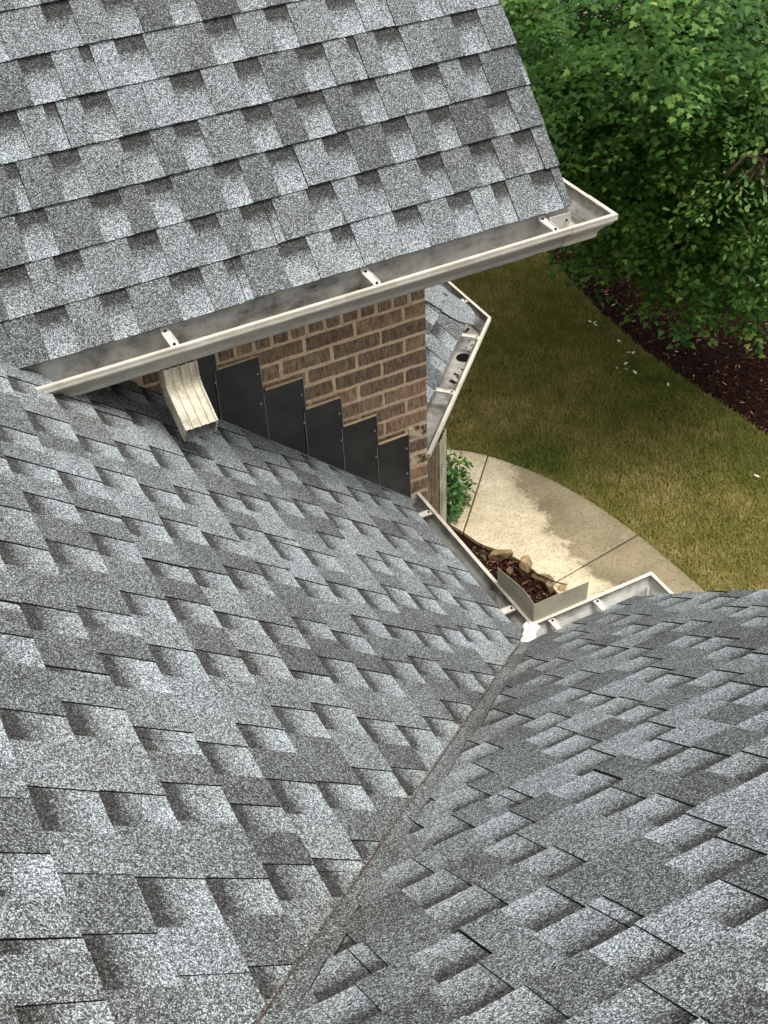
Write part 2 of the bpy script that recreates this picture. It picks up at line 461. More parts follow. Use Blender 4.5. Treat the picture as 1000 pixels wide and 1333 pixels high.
NL = 26
vmax = (XE + 1.1) / c1
roofL = slab([(XE + .012 - KV, .012 / c1), (YW - .002, .012 / c1), (YW - .002, (XE - .05) / c1), (3.9, (XE + .95) / c1), (3.9, vmax), (-1.1 - KV, vmax)], L3, 'valley_roof', M['deck'])
for i in range(NL):
    v0 = i * EXPO
    if v0 > vmax - .1: break
    xm = XE - (v0 + EXPO) * c1
    ymax = YW - .006 if xm > 0.0 else min(valley_y(xm) + .05, 3.9)
    # x - y <= KCUT  with x = XE - v*c1, y = u
    shingle_course(roofL, L3, xm - KCUT, ymax, v0, [(-1, -c1, KCUT - XE), (1, 0, ymax)], seed=100 + i)
vmaxR = (YE + .45) / c1
roofR = slab([(YE + KV + .0, .012 / c1), (XR - .01, .012 / c1), (XR - .01, vmaxR), (-.45 + KV, vmaxR)], lambda u, v, h: (u, YE - v * c1 + (h + BASE) * s1, zR(YE - v * c1) + (h + BASE) * c1 + H), 'valley_roof', M['deck'])
for i in range(40):
    v0 = i * EXPO
    if v0 > vmaxR - .1: break
    ym = YE - (v0 + EXPO) * c1
    # d = u - y - KV = u - YE + v*c1 - KV ; keep d >= -.055
    lo = YE + KV - .055
    shingle_course(roofR, R3, ym + KV - .055, XR, v0, [(-1, -c1, -lo), (1, 0, XR + .012)], strips=(1, c1, [YE + KV + s for s in (-.03, -.012, 0, .012, .03, .055, .09)]), seed=300 + i, plain=(1, c1, YE + KV + .018))
vmaxU = 1.75
roofU = slab([(.375, .012), (XU - .012, .012), (XU - .012, vmaxU), (.375 - 1.2375 * vmaxU * cu, vmaxU)], U3, 'gable_roof', M['deck'])
for i in range(12):
    v0 = i * EXPO
    if v0 > vmaxU - .1: break
    # flare of the last courses next to the gutter
    shingle_course(roofU, U3, .33 - 1.2375 * (v0 + .2) * cu, XU, v0, [(-1, -1.2375 * cu, -.335), (1, 0, XU + .002 * (i % 2))], seed=500 + i)
# cut line dirt along the closed valley
mb = MB()
pts = []
for k in range(61):
    y = 2.40 - 3.0 * k / 60; x = y + KCUT + .0008 * math.sin(k * 1.7)
    pts.append((x + .003, y - .003, max(zL(x), zR(y)) + H - .0035))
mb.tube(pts, [.0006 + .0006 * max(0, math.sin(k * .9)) for k in range(61)], 6)
mb.build('valley_debris', M['rust'], roofL)
# lower edges of the eaves: drip edge strips
def drip(name, a, b, parent):
    mb = MB(); a = Vector(a); b = Vector(b); d = (b - a)
    mb.prism([a, a + Vector((0, 0, -.02)), a + Vector((0, 0, -.02)) + Vector((.0015, .0015, 0)), a + Vector((.0015, .0015, 0))], d)
    mb.build(name, M['white_metal'], parent)

# ------------------------------------------------------------------ gutters
# profile: (d outward from the fascia, dz from the lip), closed loop with thickness; K-style
OUT = [(0, .012), (0, -.095), (.074, -.095), (.080, -.088), (.080, -.076), (.086, -.064), (.098, -.050), (.112, -.040), (.119, -.030), (.121, -.022), (.127, -.020), (.127, -.0125), (.1250, -.0115), (.1250, -.0095), (.127, -.0085), (.127, 0.0), (.113, 0.0)]
INN = [(.113, -.0016), (.1238, -.0016), (.1238, -.0184), (.1194, -.0206), (.1174, -.029), (.1108, -.0386), (.0968, -.0488), (.0846, -.0632), (.0784, -.0758), (.0784, -.0876), (.0732, -.0934), (.0016, -.0934), (.0016, .012)]
def offset_path(path, d):
    """path of 2D points (back line); outward is to the right-hand side of travel"""
    n = len(path); res = []
    nor = []
    for i in range(n - 1):
        t = (Vector(path[i + 1]) - Vector(path[i])).normalized(); nor.append(Vector((t.y, -t.x)))
    for i in range(n):
        p = Vector(path[i])
        if i == 0: res.append(p + nor[0] * d)
        elif i == n - 1: res.append(p + nor[-1] * d)
        else:
            b = (nor[i - 1] + nor[i]); b = b / b.length_squared * 2
            res.append(p + b * d)
    return res
def gutter(name, path, zlip, endcaps=(True, True), skew=None):
    prof = OUT + INN
    rings = [offset_path(path, d) for d, _ in prof]
    n, m = len(path), len(prof)
    V = [(rings[j][i].x, rings[j][i].y, zlip + H + prof[j][1]) for i in range(n) for j in range(m)]
    if skew: V = [skew(v) for v in V]
    Fc, Fm = [], []
    for i in range(n - 1):
        for j in range(m):
            k = (j + 1) % m
            Fc.append((i * m + j, i * m + k, (i + 1) * m + k, (i + 1) * m + j))
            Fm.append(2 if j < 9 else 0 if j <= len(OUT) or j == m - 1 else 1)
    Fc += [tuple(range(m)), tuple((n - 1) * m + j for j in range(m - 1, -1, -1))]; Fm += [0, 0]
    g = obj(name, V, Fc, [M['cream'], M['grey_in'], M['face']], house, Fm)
    loop = OUT[:-1]
    for ok, i, q in ((endcaps[0], 0, 1), (endcaps[1], n - 1, n - 2)):
        if not ok: continue
        t = (Vector(path[q]) - Vector(path[i])).normalized() * .0025
        mb = MB()
        mb.prism([(offset_path(path, d * 1.012)[i].x + t.x * .4, offset_path(path, d * 1.012)[i].y + t.y * .4, zlip + H + z * 1.01) for d, z in loop], (t.x, t.y, 0))
        if skew: mb.v = [skew(v) for v in mb.v]
        mb.build('end_cap', [M['cream']], g)
    return g
def strap(parent, p, d, zlip, w=.026):
    """hidden hanger across the trough: p on the back line, d unit outward"""
    d = Vector((d[0], d[1], 0)); s = Vector((d.y, -d.x, 0)); z = zlip + H - .006
    b = Vector((p[0], p[1], z))
    mb = MB()
    prof = [(.002, .016), (.006, .010), (.02, .002), (.06, -.003), (.095, -.001), (.112, -.004), (.118, -.010), (.122, -.016)]
    vs = []
    for k, (a, h) in enumerate(prof):
        for sg in (-1, 1):
            for th in (0, .003): vs.append(b + d * a + s * (sg * w / 2) + Vector((0, 0, h + th)))
    fs = []
    for k in range(len(prof) - 1):
        o = 4 * k; q = o + 4
        fs += [(o + 1, o + 3, q + 3, q + 1), (o, q, q + 2, o + 2), (o, o + 1, q + 1, q), (o + 2, q + 2, q + 3, o + 3)]
    e = 4 * (len(prof) - 1)
    fs += [(0, 2, 3, 1), (e, e + 1, e + 3, e + 2)]
    mb.add(vs, fs)
    # stiffening side ribs
    for sg in (-1, 1):
        mb.box(b + d * .06 + s * (sg * w / 2) + Vector((0, 0, .002)), (.0022, .08, .006), Matrix(((s.x, d.x, 0), (s.y, d.y, 0), (0, 0, 1))))
    o = mb.build('hanger', M['white_metal'], parent)
    sc = MB(); sc.tube([b + d * .10 + Vector((0, 0, .001)), b + d * .10 + Vector((0, 0, .006))], .0045, 6)
    sc.tube([b + d * .022 + Vector((0, 0, .003)), b + d * .022 + Vector((0, 0, .008))], .0045, 6)
    sc.build('screw', M['dark'], parent)
    return o

# gutter at the inside corner of the two valley roofs
BL = ZLIP
gx, gy = 1.663, 2.358
pathLR = [(gx, 3.33), (gx, gy), (2.193, gy), (2.193, 2.05)]
def right_side(path):
    t = Vector(path[1]) - Vector(path[0]); return Vector((t.y, -t.x))
if right_side(pathLR).x < 0: pathLR = pathLR[::-1]
gLR = gutter('gutter', pathLR, ZLIP)
for p, d in (((gx, 3.205), (1, 0)), ((gx, 2.585), (1, 0)), ((1.858, gy), (0, 1)), ((2.055, gy), (0, 1)), ((2.193, 2.2), (1, 0))):
    strap(gLR, p, d, ZLIP)
# splash guards standing on the lips of the inside corner
mb = MB(); LX, LY = gx + .127, gy + .127
def plate(mb, pts, th):
    """pts: list of (bottom, top) points along the plate, thin along th"""
    vs = []
    for b, t in pts: vs += [Vector(b), Vector(t), Vector(b) + Vector(th), Vector(t) + Vector(th)]
    fs = []
    for k in range(len(pts) - 1):
        o = 4 * k; q = o + 4
        fs += [(o, q, q + 1, o + 1), (o + 2, o + 3, q + 3, q + 2), (o + 1, q + 1, q + 3, o + 3), (o, o + 2, q + 2, q)]
    e = 4 * (len(pts) - 1)
    fs += [(0, 1, 3, 2), (e, e + 2, e + 3, e + 1)]
    mb.add(vs, fs)
zb = ZLIP + H - .004
pts = []
for k in range(9):
    t = k / 8; y = LY + .003 + .235 * t
    pts.append(((LX - .002, y, zb), (LX + .004 + .006 * math.sin(t * 5), y + .004 * t, zb + .088 + .006 * math.sin(t * 3.1) - .010 * t)))
plate(mb, pts, (.0016, 0, 0)); mb.build('splash_guard', M['grey_plate'], gLR)
mb = MB(); pts = []
for k in range(9):
    t = k / 8; x = LX + .002 + .232 * t
    pts.append(((x, LY - .002, zb), (x + .004 * t, LY + .004 + .004 * math.sin(t * 4), zb + .086 - .004 * math.sin(t * 3) + .006 * t)))
plate(mb, pts, (0, .0016, 0)); mb.build('splash_guard', M['grey_plate'], gLR)

def blob(name, centre, dims, mat, parent, seed, n=10, rough=.35):
    """lumpy closed mesh"""
    bm = bmesh.new(); bmesh.ops.create_icosphere(bm, subdivisions=3, radius=1.0)
    r = random.Random(seed); ks = [(Vector((r.uniform(-1, 1), r.uniform(-1, 1), r.uniform(-1, 1))).normalized(), r.uniform(2, 5), r.uniform(0, 6)) for _ in range(n)]
    for v in bm.verts:
        q = sum(math.sin(v.co.dot(d) * f + ph) for d, f, ph in ks) / n
        v.co = v.co * (1 + rough * q * 1.6)
        v.co = Vector((v.co.x * dims[0], v.co.y * dims[1], v.co.z * dims[2])) + Vector(centre)
    V = [tuple(v.co) for v in bm.verts]; Fc = [tuple(v.index for v in f.verts) for f in bm.faces]; bm.free()
    return obj(name, V, Fc, mat, parent, smooth=True)
# smeared sealant over the inside mitre: a wrinkled sheet draped from the lip corner to the back corner
def sealant_sheet(name, rows, parent):
    """rows of 3D points -> thin wrinkled sheet"""
    n, m = len(rows), len(rows[0]); V = [p for r in rows for p in r] + [(p[0], p[1], p[2] - .002) for r in rows for p in r]
    Fc = [(i * m + j, i * m + j + 1, (i + 1) * m + j + 1, (i + 1) * m + j) for i in range(n - 1) for j in range(m - 1)]
    Fc += [tuple(n * m + k for k in f[::-1]) for f in list(Fc)]
    obj(name, V, Fc, M['sealant'], parent, smooth=True)
r_ = random.Random(3); rows = []
for i in range(13):
    t = i / 12                                   # lip corner -> back corner
    cx, cy = LX - .004 - .128 * t, LY - .004 - .128 * t
    zc = ZLIP + H + .004 - .030 * math.sin(min(1, t * 1.3) * math.pi * .5) + .030 * max(0, t - .7)
    row = []
    for j in range(9):
        s = (j / 8 - .5) * (.055 + .012 * math.sin(i * 1.9))
        row.append((cx + s * .707, cy - s * .707, zc + .006 * math.sin(j * 2.4 + .3 * i) - .012 * abs(j / 8 - .5) + r_.uniform(-.0015, .0015)))
    rows.append(row)
sealant_sheet('sealant', rows, gLR)
for k, (x, y, z, a, b, c) in enumerate(((2.235, 2.405, -.052, .020, .014, .010), (2.215, 2.39, -.058, .016, .012, .008), (2.262, 2.43, -.03, .008, .008, .026), (2.245, 2.42, -.045, .026, .008, .007), (1.80, 2.45, -.07, .018, .02, .006))):
    blob('sealant', (x, y, ZLIP + H + z), (a, b, c), M['sealant'], gLR, 40 + k)

# gutter of the gable roof
ZLU = -1.951
pathU = [(.26, 3.107), (2.26, 3.107), (2.26, 3.52)]
if right_side(pathU).y > 0: pathU = pathU[::-1]
gU = gutter('gutter', pathU, ZLU, (False, True))          # its other end runs into the valley roof
for x in (.80, 1.48, 2.155): strap(gU, (x, 3.107), (0, -1), ZLU)
strap(gU, (2.26, 3.30), (1, 0), ZLU)
# corner wrap and the bent white tab inside the corner
mb = MB()
lc = (2.387, 2.98)
for d0, d1, z0, z1 in ((.1275, .1290, -.021, .0012),):
    prof = [(o_[0] + .0018 if o_[0] > .05 else o_[0], o_[1] - (.0018 if o_[1] < -.05 else -.0008 if o_[1] > -.001 else 0)) for o_ in OUT[2:]]
    seg = [(2.26 - .055 + .0, 3.107), (2.26, 3.107), (2.26, 3.107 + .04)]
    if right_side(seg).y > 0: seg = seg[::-1]
    rg = [offset_path(seg, d) for d, _ in prof]; n_, m_ = 3, len(prof)
    mb.add([(rg[j][i].x, rg[j][i].y, ZLU + H + prof[j][1]) for i in range(n_) for j in range(m_)], [(i * m_ + j, i * m_ + j + 1, (i + 1) * m_ + j + 1, (i + 1) * m_ + j) for i in range(n_ - 1) for j in range(m_ - 1)])
mb.build('corner_wrap', M['cream'], gU)
mb = MB()
tab = [(0, 0, .0), (.085, 0, -.002), (.088, 0, -.03), (.080, 0, -.052), (.062, 0, -.066), (.03, 0, -.05), (.012, 0, -.035)]
mb.prism([(2.165 + a, 3.062 - .25 * a * 0, ZLU + H + .012 + c) for a, b, c in tab], (0, -.003, 0))
mb.build('corner_tab', M['white_metal'], gU)
mb = MB(); mb.tube([(2.232, 3.056, ZLU + H - .012), (2.232, 3.052, ZLU + H - .012)], .004, 6); mb.build('screw', M['dark'], gU)

# bay gutter: 45 degree leg and a leg along +y
lc = Vector((2.742, 4.318)); q = .127
n1 = Vector((1, -1)).normalized(); n2 = Vector((1, 0))
b_ = (n1 + n2); b_ = b_ / b_.length_squared * 2
bc = lc - b_ * q                       # back corner
pathB = [(bc.x - .85 * .7071 - .0, bc.y - .85 * .7071), (bc.x, bc.y), (bc.x, bc.y + 1.1)]
# stop the angled leg at the face of the house wall
t_ = (bc.x - (XW + .012)) ; pathB[0] = (XW + .012, bc.y - t_)
if right_side(pathB).x < 0: pathB = pathB[::-1]
gB = gutter('gutter', pathB, ZLIP)
for s in (.42, ):
    strap(gB, (bc.x - .60 * .7071 + .0, bc.y - .60 * .7071), (.7071, -.7071), ZLIP)
strap(gB, (bc.x - .13 * .7071, bc.y - .13 * .7071), (.7071, -.7071), ZLIP)
strap(gB, (bc.x, bc.y + .155), (1, 0), ZLIP)
mb = MB(); o_ = Vector((bc.x - .19 * .7071, bc.y - .19 * .7071)) + n1 * .05
mb.tube([(o_.x, o_.y, ZLIP + H - .0925), (o_.x, o_.y, ZLIP + H - .0905)], .036, 16); mb.build('outlet', M['dark'], gB)
def litter(parent, a, b, nout, n, zlip, seed, spread=(.01, .075)):
    """scraps of leaf and granule grit lying on the trough floor between two points of the back line"""
    r = random.Random(seed); V, Fc, C = [], [], []
    a = Vector(a); b = Vector(b); nout = Vector(nout)
    for k in range(n):
        p = a.lerp(b, r.random()) + nout * r.uniform(*spread); L = r.uniform(.002, .006) if r.random() < .88 else r.uniform(.008, .015)
        t = r.uniform(0, 6.3); w = L * r.uniform(.3, .8); z = zlip + H - .0930 + r.uniform(.0005, .004)
        o = len(V)
        for i, j in ((-1, -1), (1, -1), (1.1, .9), (-.8, 1)):
            V.append((p.x + i * L * math.cos(t) - j * w * math.sin(t), p.y + i * L * math.sin(t) + j * w * math.cos(t), max(z + i * L * r.uniform(-.2, .3), zlip + H - .0930)))
        Fc.append((o, o + 1, o + 2, o + 3)); q = r.random() ** .8; C += [(q, q, q, 1)] * 4
    o = obj('gutter_litter', V, Fc, M['chips'], parent, colors=C); o['kind'] = 'stuff'
litter(gB, (bc.x - .3, bc.y - .3), (bc.x, bc.y), n1, 40, ZLIP, 1, (.04, .078))
litter(gB, (bc.x, bc.y), (bc.x, bc.y + .3), n2, 30, ZLIP, 2)
litter(gU, (.5, 3.107), (2.2, 3.107), (0, -1), 420, ZLU, 3)
litter(gLR, (gx, 3.3), (gx, gy + .05), (1, 0), 260, ZLIP, 4)
litter(gLR, (gx + .05, gy), (2.19, gy), (0, 1), 120, ZLIP, 5)

# ------------------------------------------------------------------ bay roof and hip caps
bay_in = .037                                     # shingles overhang the fascia into the trough
e1 = bc + b_ * bay_in
def plane_bay(nv, base):
    nv = Vector(nv)
    def f(x, y): return ZE - P1 * ((Vector((x, y)) - base).dot(nv))
    return f
fz1 = plane_bay(n1, e1); fz2 = plane_bay(n2, e1)
hipd = (-b_).normalized()
t1 = Vector((-1, -1)).normalized()               # along the angled eave, away from the corner
def B1(u, v, h):
    h += BASE; p = e1 + t1 * u - n1 * (v * c1); z = ZE + v * s1
    return (p.x + n1.x * h * s1, p.y + n1.y * h * s1, z + h * c1 + H)
def B2(u, v, h):
    h += BASE; p = e1 + Vector((0, 1)) * u - n2 * (v * c1); z = ZE + v * s1
    return (p.x + n2.x * h * s1, p.y + n2.y * h * s1, z + h * c1 + H)
k225 = math.tan(math.radians(22.5)) * c1          # hip recedes by this per unit of v
vb = (e1.x - XW) / c1
roofB = slab([(0, .01), (1.25, .01), (1.25, vb * 1.2), (k225 * vb * 1.2, vb * 1.2)], B1, 'bay_roof', M['deck'])
for i in range(8):
    v0 = i * EXPO
    if v0 > vb: break
    # stay outside the wall: x >= XW ; x = e1.x + t1.x*u - n1.x*v*c1
    shingle_course(roofB, B1, 0, 1.25, v0, [(-1, k225, .0), (-t1.x, n1.x * c1, e1.x - XW - .004)], seed=700 + i)
roofB2 = slab([(0, .01), (1.1, .01), (1.1, vb), (k225 * vb, vb)], B2, 'bay_roof', M['deck'])
for i in range(8):
    v0 = i * EXPO
    if v0 > vb - .05: break
    shingle_course(roofB2, B2, 0, 1.1, v0, [(-1, k225, .0), (0, 1, vb - .004)], seed=740 + i)
# hip cap shingles
hd = Vector((hipd.x, hipd.y, P1 * abs(hipd.dot(n2)))).normalized()
side1 = Vector((t1.x, t1.y, 0)); side2 = Vector((0, 1, 0))
def cap(i):
    L0 = i * .20 - .02
    V, Fc, C = [], [], []
    base = Vector((e1.x, e1.y, ZE + H))
    for j, s in enumerate((0, .1, .2, .30)):
        lift = .017 - .010 * s / .3
        for k in range(9):
            a = (k - 4) / 4
            sd_ = side1 if a < 0 else side2
            w = abs(a) * (.14 if not (i == 0 and j == 0) else .10)
            p = base + hd * (L0 + s) + (sd_ - hd * sd_.dot(hd)) * w
            # lie on the roof plane
            fz = fz1 if a < 0 else fz2
            z = fz(p.x, p.y)
            z = z - .012 * (1 - abs(a)) ** 2
            V.append((p.x, p.y, z + H + lift - .002)); C.append((.62, .3, 0, 1))
    n_ = 4 * 9
    V += [(x, y, z - .004) for x, y, z in V]; C += C
    for j in range(3):
        for k in range(8):
            o = j * 9 + k; Fc.append((o, o + 1, o + 10, o + 9)); Fc.append((n_ + o, n_ + o + 9, n_ + o + 10, n_ + o + 1))
    m_ = [0] * len(Fc)
    rim = [k for k in range(9)] + [j * 9 + 8 for j in range(1, 4)] + [27 + k for k in range(7, -1, -1)] + [j * 9 for j in (2, 1)]
    for a_, b2 in zip(rim, rim[1:] + rim[:1]): Fc.append((a_, n_ + a_, n_ + b2, b2)); m_.append(1)
    obj('hip_cap', V, Fc, [M['shingle'], M['asphalt_edge']], roofB, m_, smooth=False, colors=C)
for i in range(5): cap(i)

# ------------------------------------------------------------------ walls, fascias, soffits
def wall_block(name, poly, z0, z1, mat, hole=None):
    mb = MB(); mb.prism([(x, y, z0) for x, y in poly], (0, 0, z1 - z0)); return mb.build(name, mat, house)
ZS = ZLU + H - .10
core = wall_block('brick_wall', [(-1.2, YW + .0035), (XW - .0035, YW + .0035), (XW - .0035, 8.0), (-1.2, 8.0)], 0, ZS, M['mortar'])
core['label'] = 'tan mortar wall with brown wirecut brick courses'
# bricks, only where they stand clear of the roof
PITCHZ, MOD = .0690, .2003
zj = ray(554.6, 411); zj = zj.z * (YW / zj.y)           # bed joint seen right under the eave corner
def brick(cx, cz, w, h, dep=.06, stain=False):
    r = random.Random(hash((round(cx * 1000), round(cz * 1000))) & 0xffff)
    x0, x1, z0, z1 = -w / 2, w / 2, -h / 2, h / 2
    n = 5 if w > .12 else 3
    ring = [(x0 + (x1 - x0) * k / n, z0) for k in range(n)] + [(x1, z0 + (z1 - z0) * k / 2) for k in range(2)] + [(x1 - (x1 - x0) * k / n, z1) for k in range(n)] + [(x0, z1 - (z1 - z0) * k / 2) for k in range(2)]
    a = r.uniform(-.006, .006); fy = YW - .0005 + r.uniform(-.0015, .0015)
    ring = [(x + r.uniform(-.0022, .0022) + cx - a * z, z + r.uniform(-.0020, .0020) + cz + H + a * x) for x, z in ring]
    mb = MB(); mb.prism([(x, fy, z) for x, z in ring], (0, dep, 0))
    o = mb.build('brick', M['brick' if not stain else 'brick_stain'], core); bevel(o, .0025, 1)
def mat_brick_stain():
    t = NT('limed_brick', .92, .1)
    f = t.ramp(t.noise(30.0, 5, .7), [(.42, 0.0), (.55, 1.0)])
    t.color(t.mix(f, lin(96, 76, 62), lin(222, 202, 168))); t.bump(t.noise(60.0, 5), .7, .004); return t.m
M['brick_stain'] = mat_brick_stain()
for row in range(-1, 20):
    ztop = zj - row * PITCHZ                             # row 0 hangs below the joint
    zc = ztop - PITCHZ / 2
    full = row % 2 == 0
    x1 = XW
    first = MOD - .012 if full else MOD / 2 - .008
    x0 = x1 - first
    while x1 > .80:
        if zc + .03 > zL(x1) - .03 + 0:
            stain = (row in (9,) and x1 > 1.8) or (row == 7 and x1 > 1.8)
            brick((x0 + x1) / 2, zc, (x1 - x0) - .015 * (1 if x1 < XW else .5), PITCHZ - .0150, stain=stain)
        x1 = x0; x0 = x1 - MOD
x1 = XW
while x1 > .80:
    brick(x1 - .034, zj + PITCHZ + .050, .053, .088); x1 -= .068
# bricks of the outer return of the wall corner (seen from the garden side)
for row in range(-1, 20):
    zc = zj - row * PITCHZ - PITCHZ / 2; y0 = YW + .06
    k = 0
    while y0 < YW + .5:
        w = (.09 if (row % 2 == 0) else .15) if k == 0 else MOD
        mb = MB(); mb.box((XW - .025, y0 + w / 2, zc + H), (.05, w - .015, PITCHZ - .0150)); o = mb.build('brick', M['brick'], core); bevel(o, .0022, 2)
        y0 += w; k += 1
# fascia and soffit of the gable roof
mb = MB(); mb.box(((.36 + 2.26) / 2, 3.107 + .011, ZLU + H - .045), (2.26 - .36, .018, .13)); mb.build('fascia', M['soffit'], house)
mb = MB(); mb.box((2.26 - .011, 3.107 + .45, ZLU + H - .045), (.018, .86, .13)); mb.build('fascia', M['soffit'], house)
mb = MB(); mb.box((1.31, 3.24, ZLU + H - .105), (1.86, .22, .012)); mb.box((2.06, 3.66, ZLU + H - .105), (.37, .60, .012)); mb.build('soffit', M['soffit'], house)
# lower walls under the valley roofs
wall_block('lower_wall', [(-1.2, -.6), (XR - .35, -.6), (XR - .35, gy - .16), (gx - .16, gy - .16), (gx - .16, YW), (-1.2, YW)], 0, ZLIP + H - .09, M['siding'])
mb = MB(); mb.box((gx - .011, (gy + 3.33) / 2, ZLIP + H - .045), (.018, 3.33 - gy - .002, .125)); mb.build('fascia', M['soffit'], house)
mb = MB(); mb.box(((gx + 2.193) / 2 - .01, gy - .011, ZLIP + H - .045), (2.193 - gx, .018, .125)); mb.build('fascia', M['soffit'], house)
mb = MB(); mb.box((2.193 - .011, gy - .19, ZLIP + H - .045), (.018, .34, .125)); mb.build('fascia', M['soffit'], house)
# rake boards
def rake(a, b, name='rake_board'):
    mb = MB(); a = Vector(a); b = Vector(b)
    mb.prism([a, a + Vector((-.02, 0, 0)), a + Vector((-.02, 0, -.11)), a + Vector((0, 0, -.11))], b - a); mb.build(name, M['soffit'], house)
rake((XR - .012, YE - .03, zR(YE - .03) + H - .045), (XR - .012, -.4, zR(-.4) + H - .045))
rake((XU - .014, YU + .03, zUp(YU + .03) + H - .05), (XU - .014, YU + vmaxU * cu, zUp(YU + vmaxU * cu) + H - .05))
# bay walls
bw = [(XW, bc.y - t_ + .16), (bc.x - .15, bc.y + .05), (bc.x - .15, bc.y + 1.1), (XW, bc.y + 1.1)]
wall_block('bay_wall', bw, 0, ZLIP + H - .09, M['siding'])

# ------------------------------------------------------------------ step flashing
steps = [(.86, 1.019, -2.175), (1.017, 1.172, -2.316), (1.182, 1.327, -2.459), (1.327, 1.468, -2.594), (1.470, 1.609, -2.726), (1.611, 1.742, -2.865)]
for k, (x0, x1, zt) in enumerate(steps):
    mb = MB(); r = random.Random(k); y = YW - .012 - .0034 * k
    xa = x0 - .012
    bend = r.uniform(-.007, .003)
    V = []
    for i in range(5):
        t = i / 4; x = xa + (x1 - xa) * t
        zbt = zL(x) - .004; out = .002 * math.sin(t * 3.1 + k) + bend * t
        for j in range(4):
            s = j / 3
            V.append((x, y - .002 + out * (1 - s) - .006 * (1 - s) ** 2, zbt + (zt + .003 * t - zbt) * s + H))
    n_ = len(V); V += [(a, b + .0016, c) for a, b, c in V]
    Fc = []
    for i in range(4):
        for j in range(3):
            o = i * 4 + j; Fc += [(o, o + 4, o + 5, o + 1), (n_ + o, n_ + o + 1, n_ + o + 5, n_ + o + 4)]
    rim = [0, 4, 8, 12, 16, 17, 18, 19, 15, 11, 7, 3, 2, 1]
    for a_, b2 in zip(rim, rim[1:] + rim[:1]): Fc.append((a_, n_ + a_, n_ + b2, b2))
    f = obj('step_flashing', V, Fc, M['flash'], house)
    # apron foot that lies on the shingles under the next piece
    mb.prism([(xa, y - .004, zL(xa) + H - .002), (x1, y - .004, zL(x1) + H - .002), (x1, y - .02, zL(x1) + H - .0015), (xa, y - .02, zL(xa) + H - .0015)], (0, 0, .0022))
    mb.build('foot', M['galv'], f)
    for dz in (.06, .06 + .60 * min(.21, zt - zL(x1) - .10)):
        s_ = MB(); s_.tube([(x1 - .014, y - .010, zt + H - dz), (x1 - .014, y + .004, zt + H - dz)], .0042, 8); s_.build('screw', M['galv'], f)
    s_ = MB(); s_.tube([(x1 + .0005, y - .003, zL(x1) + H + .004), (x1 + .0005, y - .002, zt + H)], .0019, 6); s_.build('hem', M['galv'], f)
    s_ = MB(); s_.tube([(xa, y - .011, zL(xa) + H + .006), (xa + .002, y - .004, zt + H - .006)], .0014, 6); s_.build('hem', M['galv'], f)
    # sealant bead on the top edge
    s_ = MB(); s_.box(((x0 + x1) / 2, y + .003, zt + H + .003), (x1 - x0, .010, .004)); s_.build('top_bead', M['mortar'], f)

# ------------------------------------------------------------------ downspouts
def corrugated(w, d, ribs=4, amp=.0045, n=112):
    """rectangular corrugated outline, w along x, d along y"""
    pts = []
    per = [(-w / 2, -d / 2, w / 2, -d / 2), (w / 2, -d / 2, w / 2, d / 2), (w / 2, d / 2, -w / 2, d / 2), (-w / 2, d / 2, -w / 2, -d / 2)]
    for x0, y0, x1, y1 in per:
        L = math.hypot(x1 - x0, y1 - y0); nx, ny = (y1 - y0) / L, -(x1 - x0) / L
        for k in range(n // 4):
            t = k / (n // 4); rr = -amp * (1 if (t * ribs * 2 % 2) > 1.2 and .08 < t < .95 else 0)
            pts.append((x0 + (x1 - x0) * t + nx * rr, y0 + (y1 - y0) * t + ny * rr))
    return pts
def sweep_spout(name, frames, w, d, parent, crimp=None):
    sec = corrugated(w, d); n = len(sec); V, Fc, Fm = [], [], []
    for (p, fx, fy, sc) in frames:
        for inner in (0, 1):
            for (a, b) in sec:
                k = sc * (1 - .045 * inner); V.append(Vector(p) + Vector(fx) * a * k + Vector(fy) * b * k)
    m = len(frames)
    for i in range(m - 1):
        for k in range(n):
            j = (k + 1) % n; a = i * 2 * n; b = (i + 1) * 2 * n
            Fc.append((a + k, a + j, b + j, b + k)); Fm.append(0)
            Fc.append((a + n + k, b + n + k, b + n + j, a + n + j)); Fm.append(1)
    for a in (0, (m - 1) * 2 * n):
        for k in range(n):
            j = (k + 1) % n; Fc.append((a + k, a + n + k, a + n + j, a + j)); Fm.append(0)
    return obj(name, V, Fc, [M['spout'], M['grey_in']], parent, Fm)
fr = []
cx, cy = .812, 3.066
zt = ZLU + H - .0955
X = (1, 0, 0)
# straight drop, pleated bend, kick-out towards the open roof
for k in range(4): fr.append(((cx, cy, zt - .052 * k / 3), X, (0, 1, 0), 1.0))
a = 0; p = Vector((cx, cy, zt - .052))
for k in range(16):
    a = math.radians(60) * min(1, k / 11)
    dv = Vector((0, -math.sin(a), -math.cos(a)))
    step = .0062
    p = p + dv * step
    fr.append((tuple(p), X, (0, math.cos(a), -math.sin(a)), 1.0 + (.045 if k % 3 == 1 else 0) * (1 if k < 12 else 0)))
for k in range(5):
    p = p + dv * .021
    fr.append((tuple(p), X, (0, math.cos(a), -math.sin(a)), 1.0 - .004 * k))
dspo = sweep_spout('downspout', fr, .108, .080, house)
s_ = MB(); s_.tube([(cx, cy - .044, zt - .03), (cx, cy - .034, zt - .03)], .005, 8); s_.build('rivet', M['galv'], dspo)
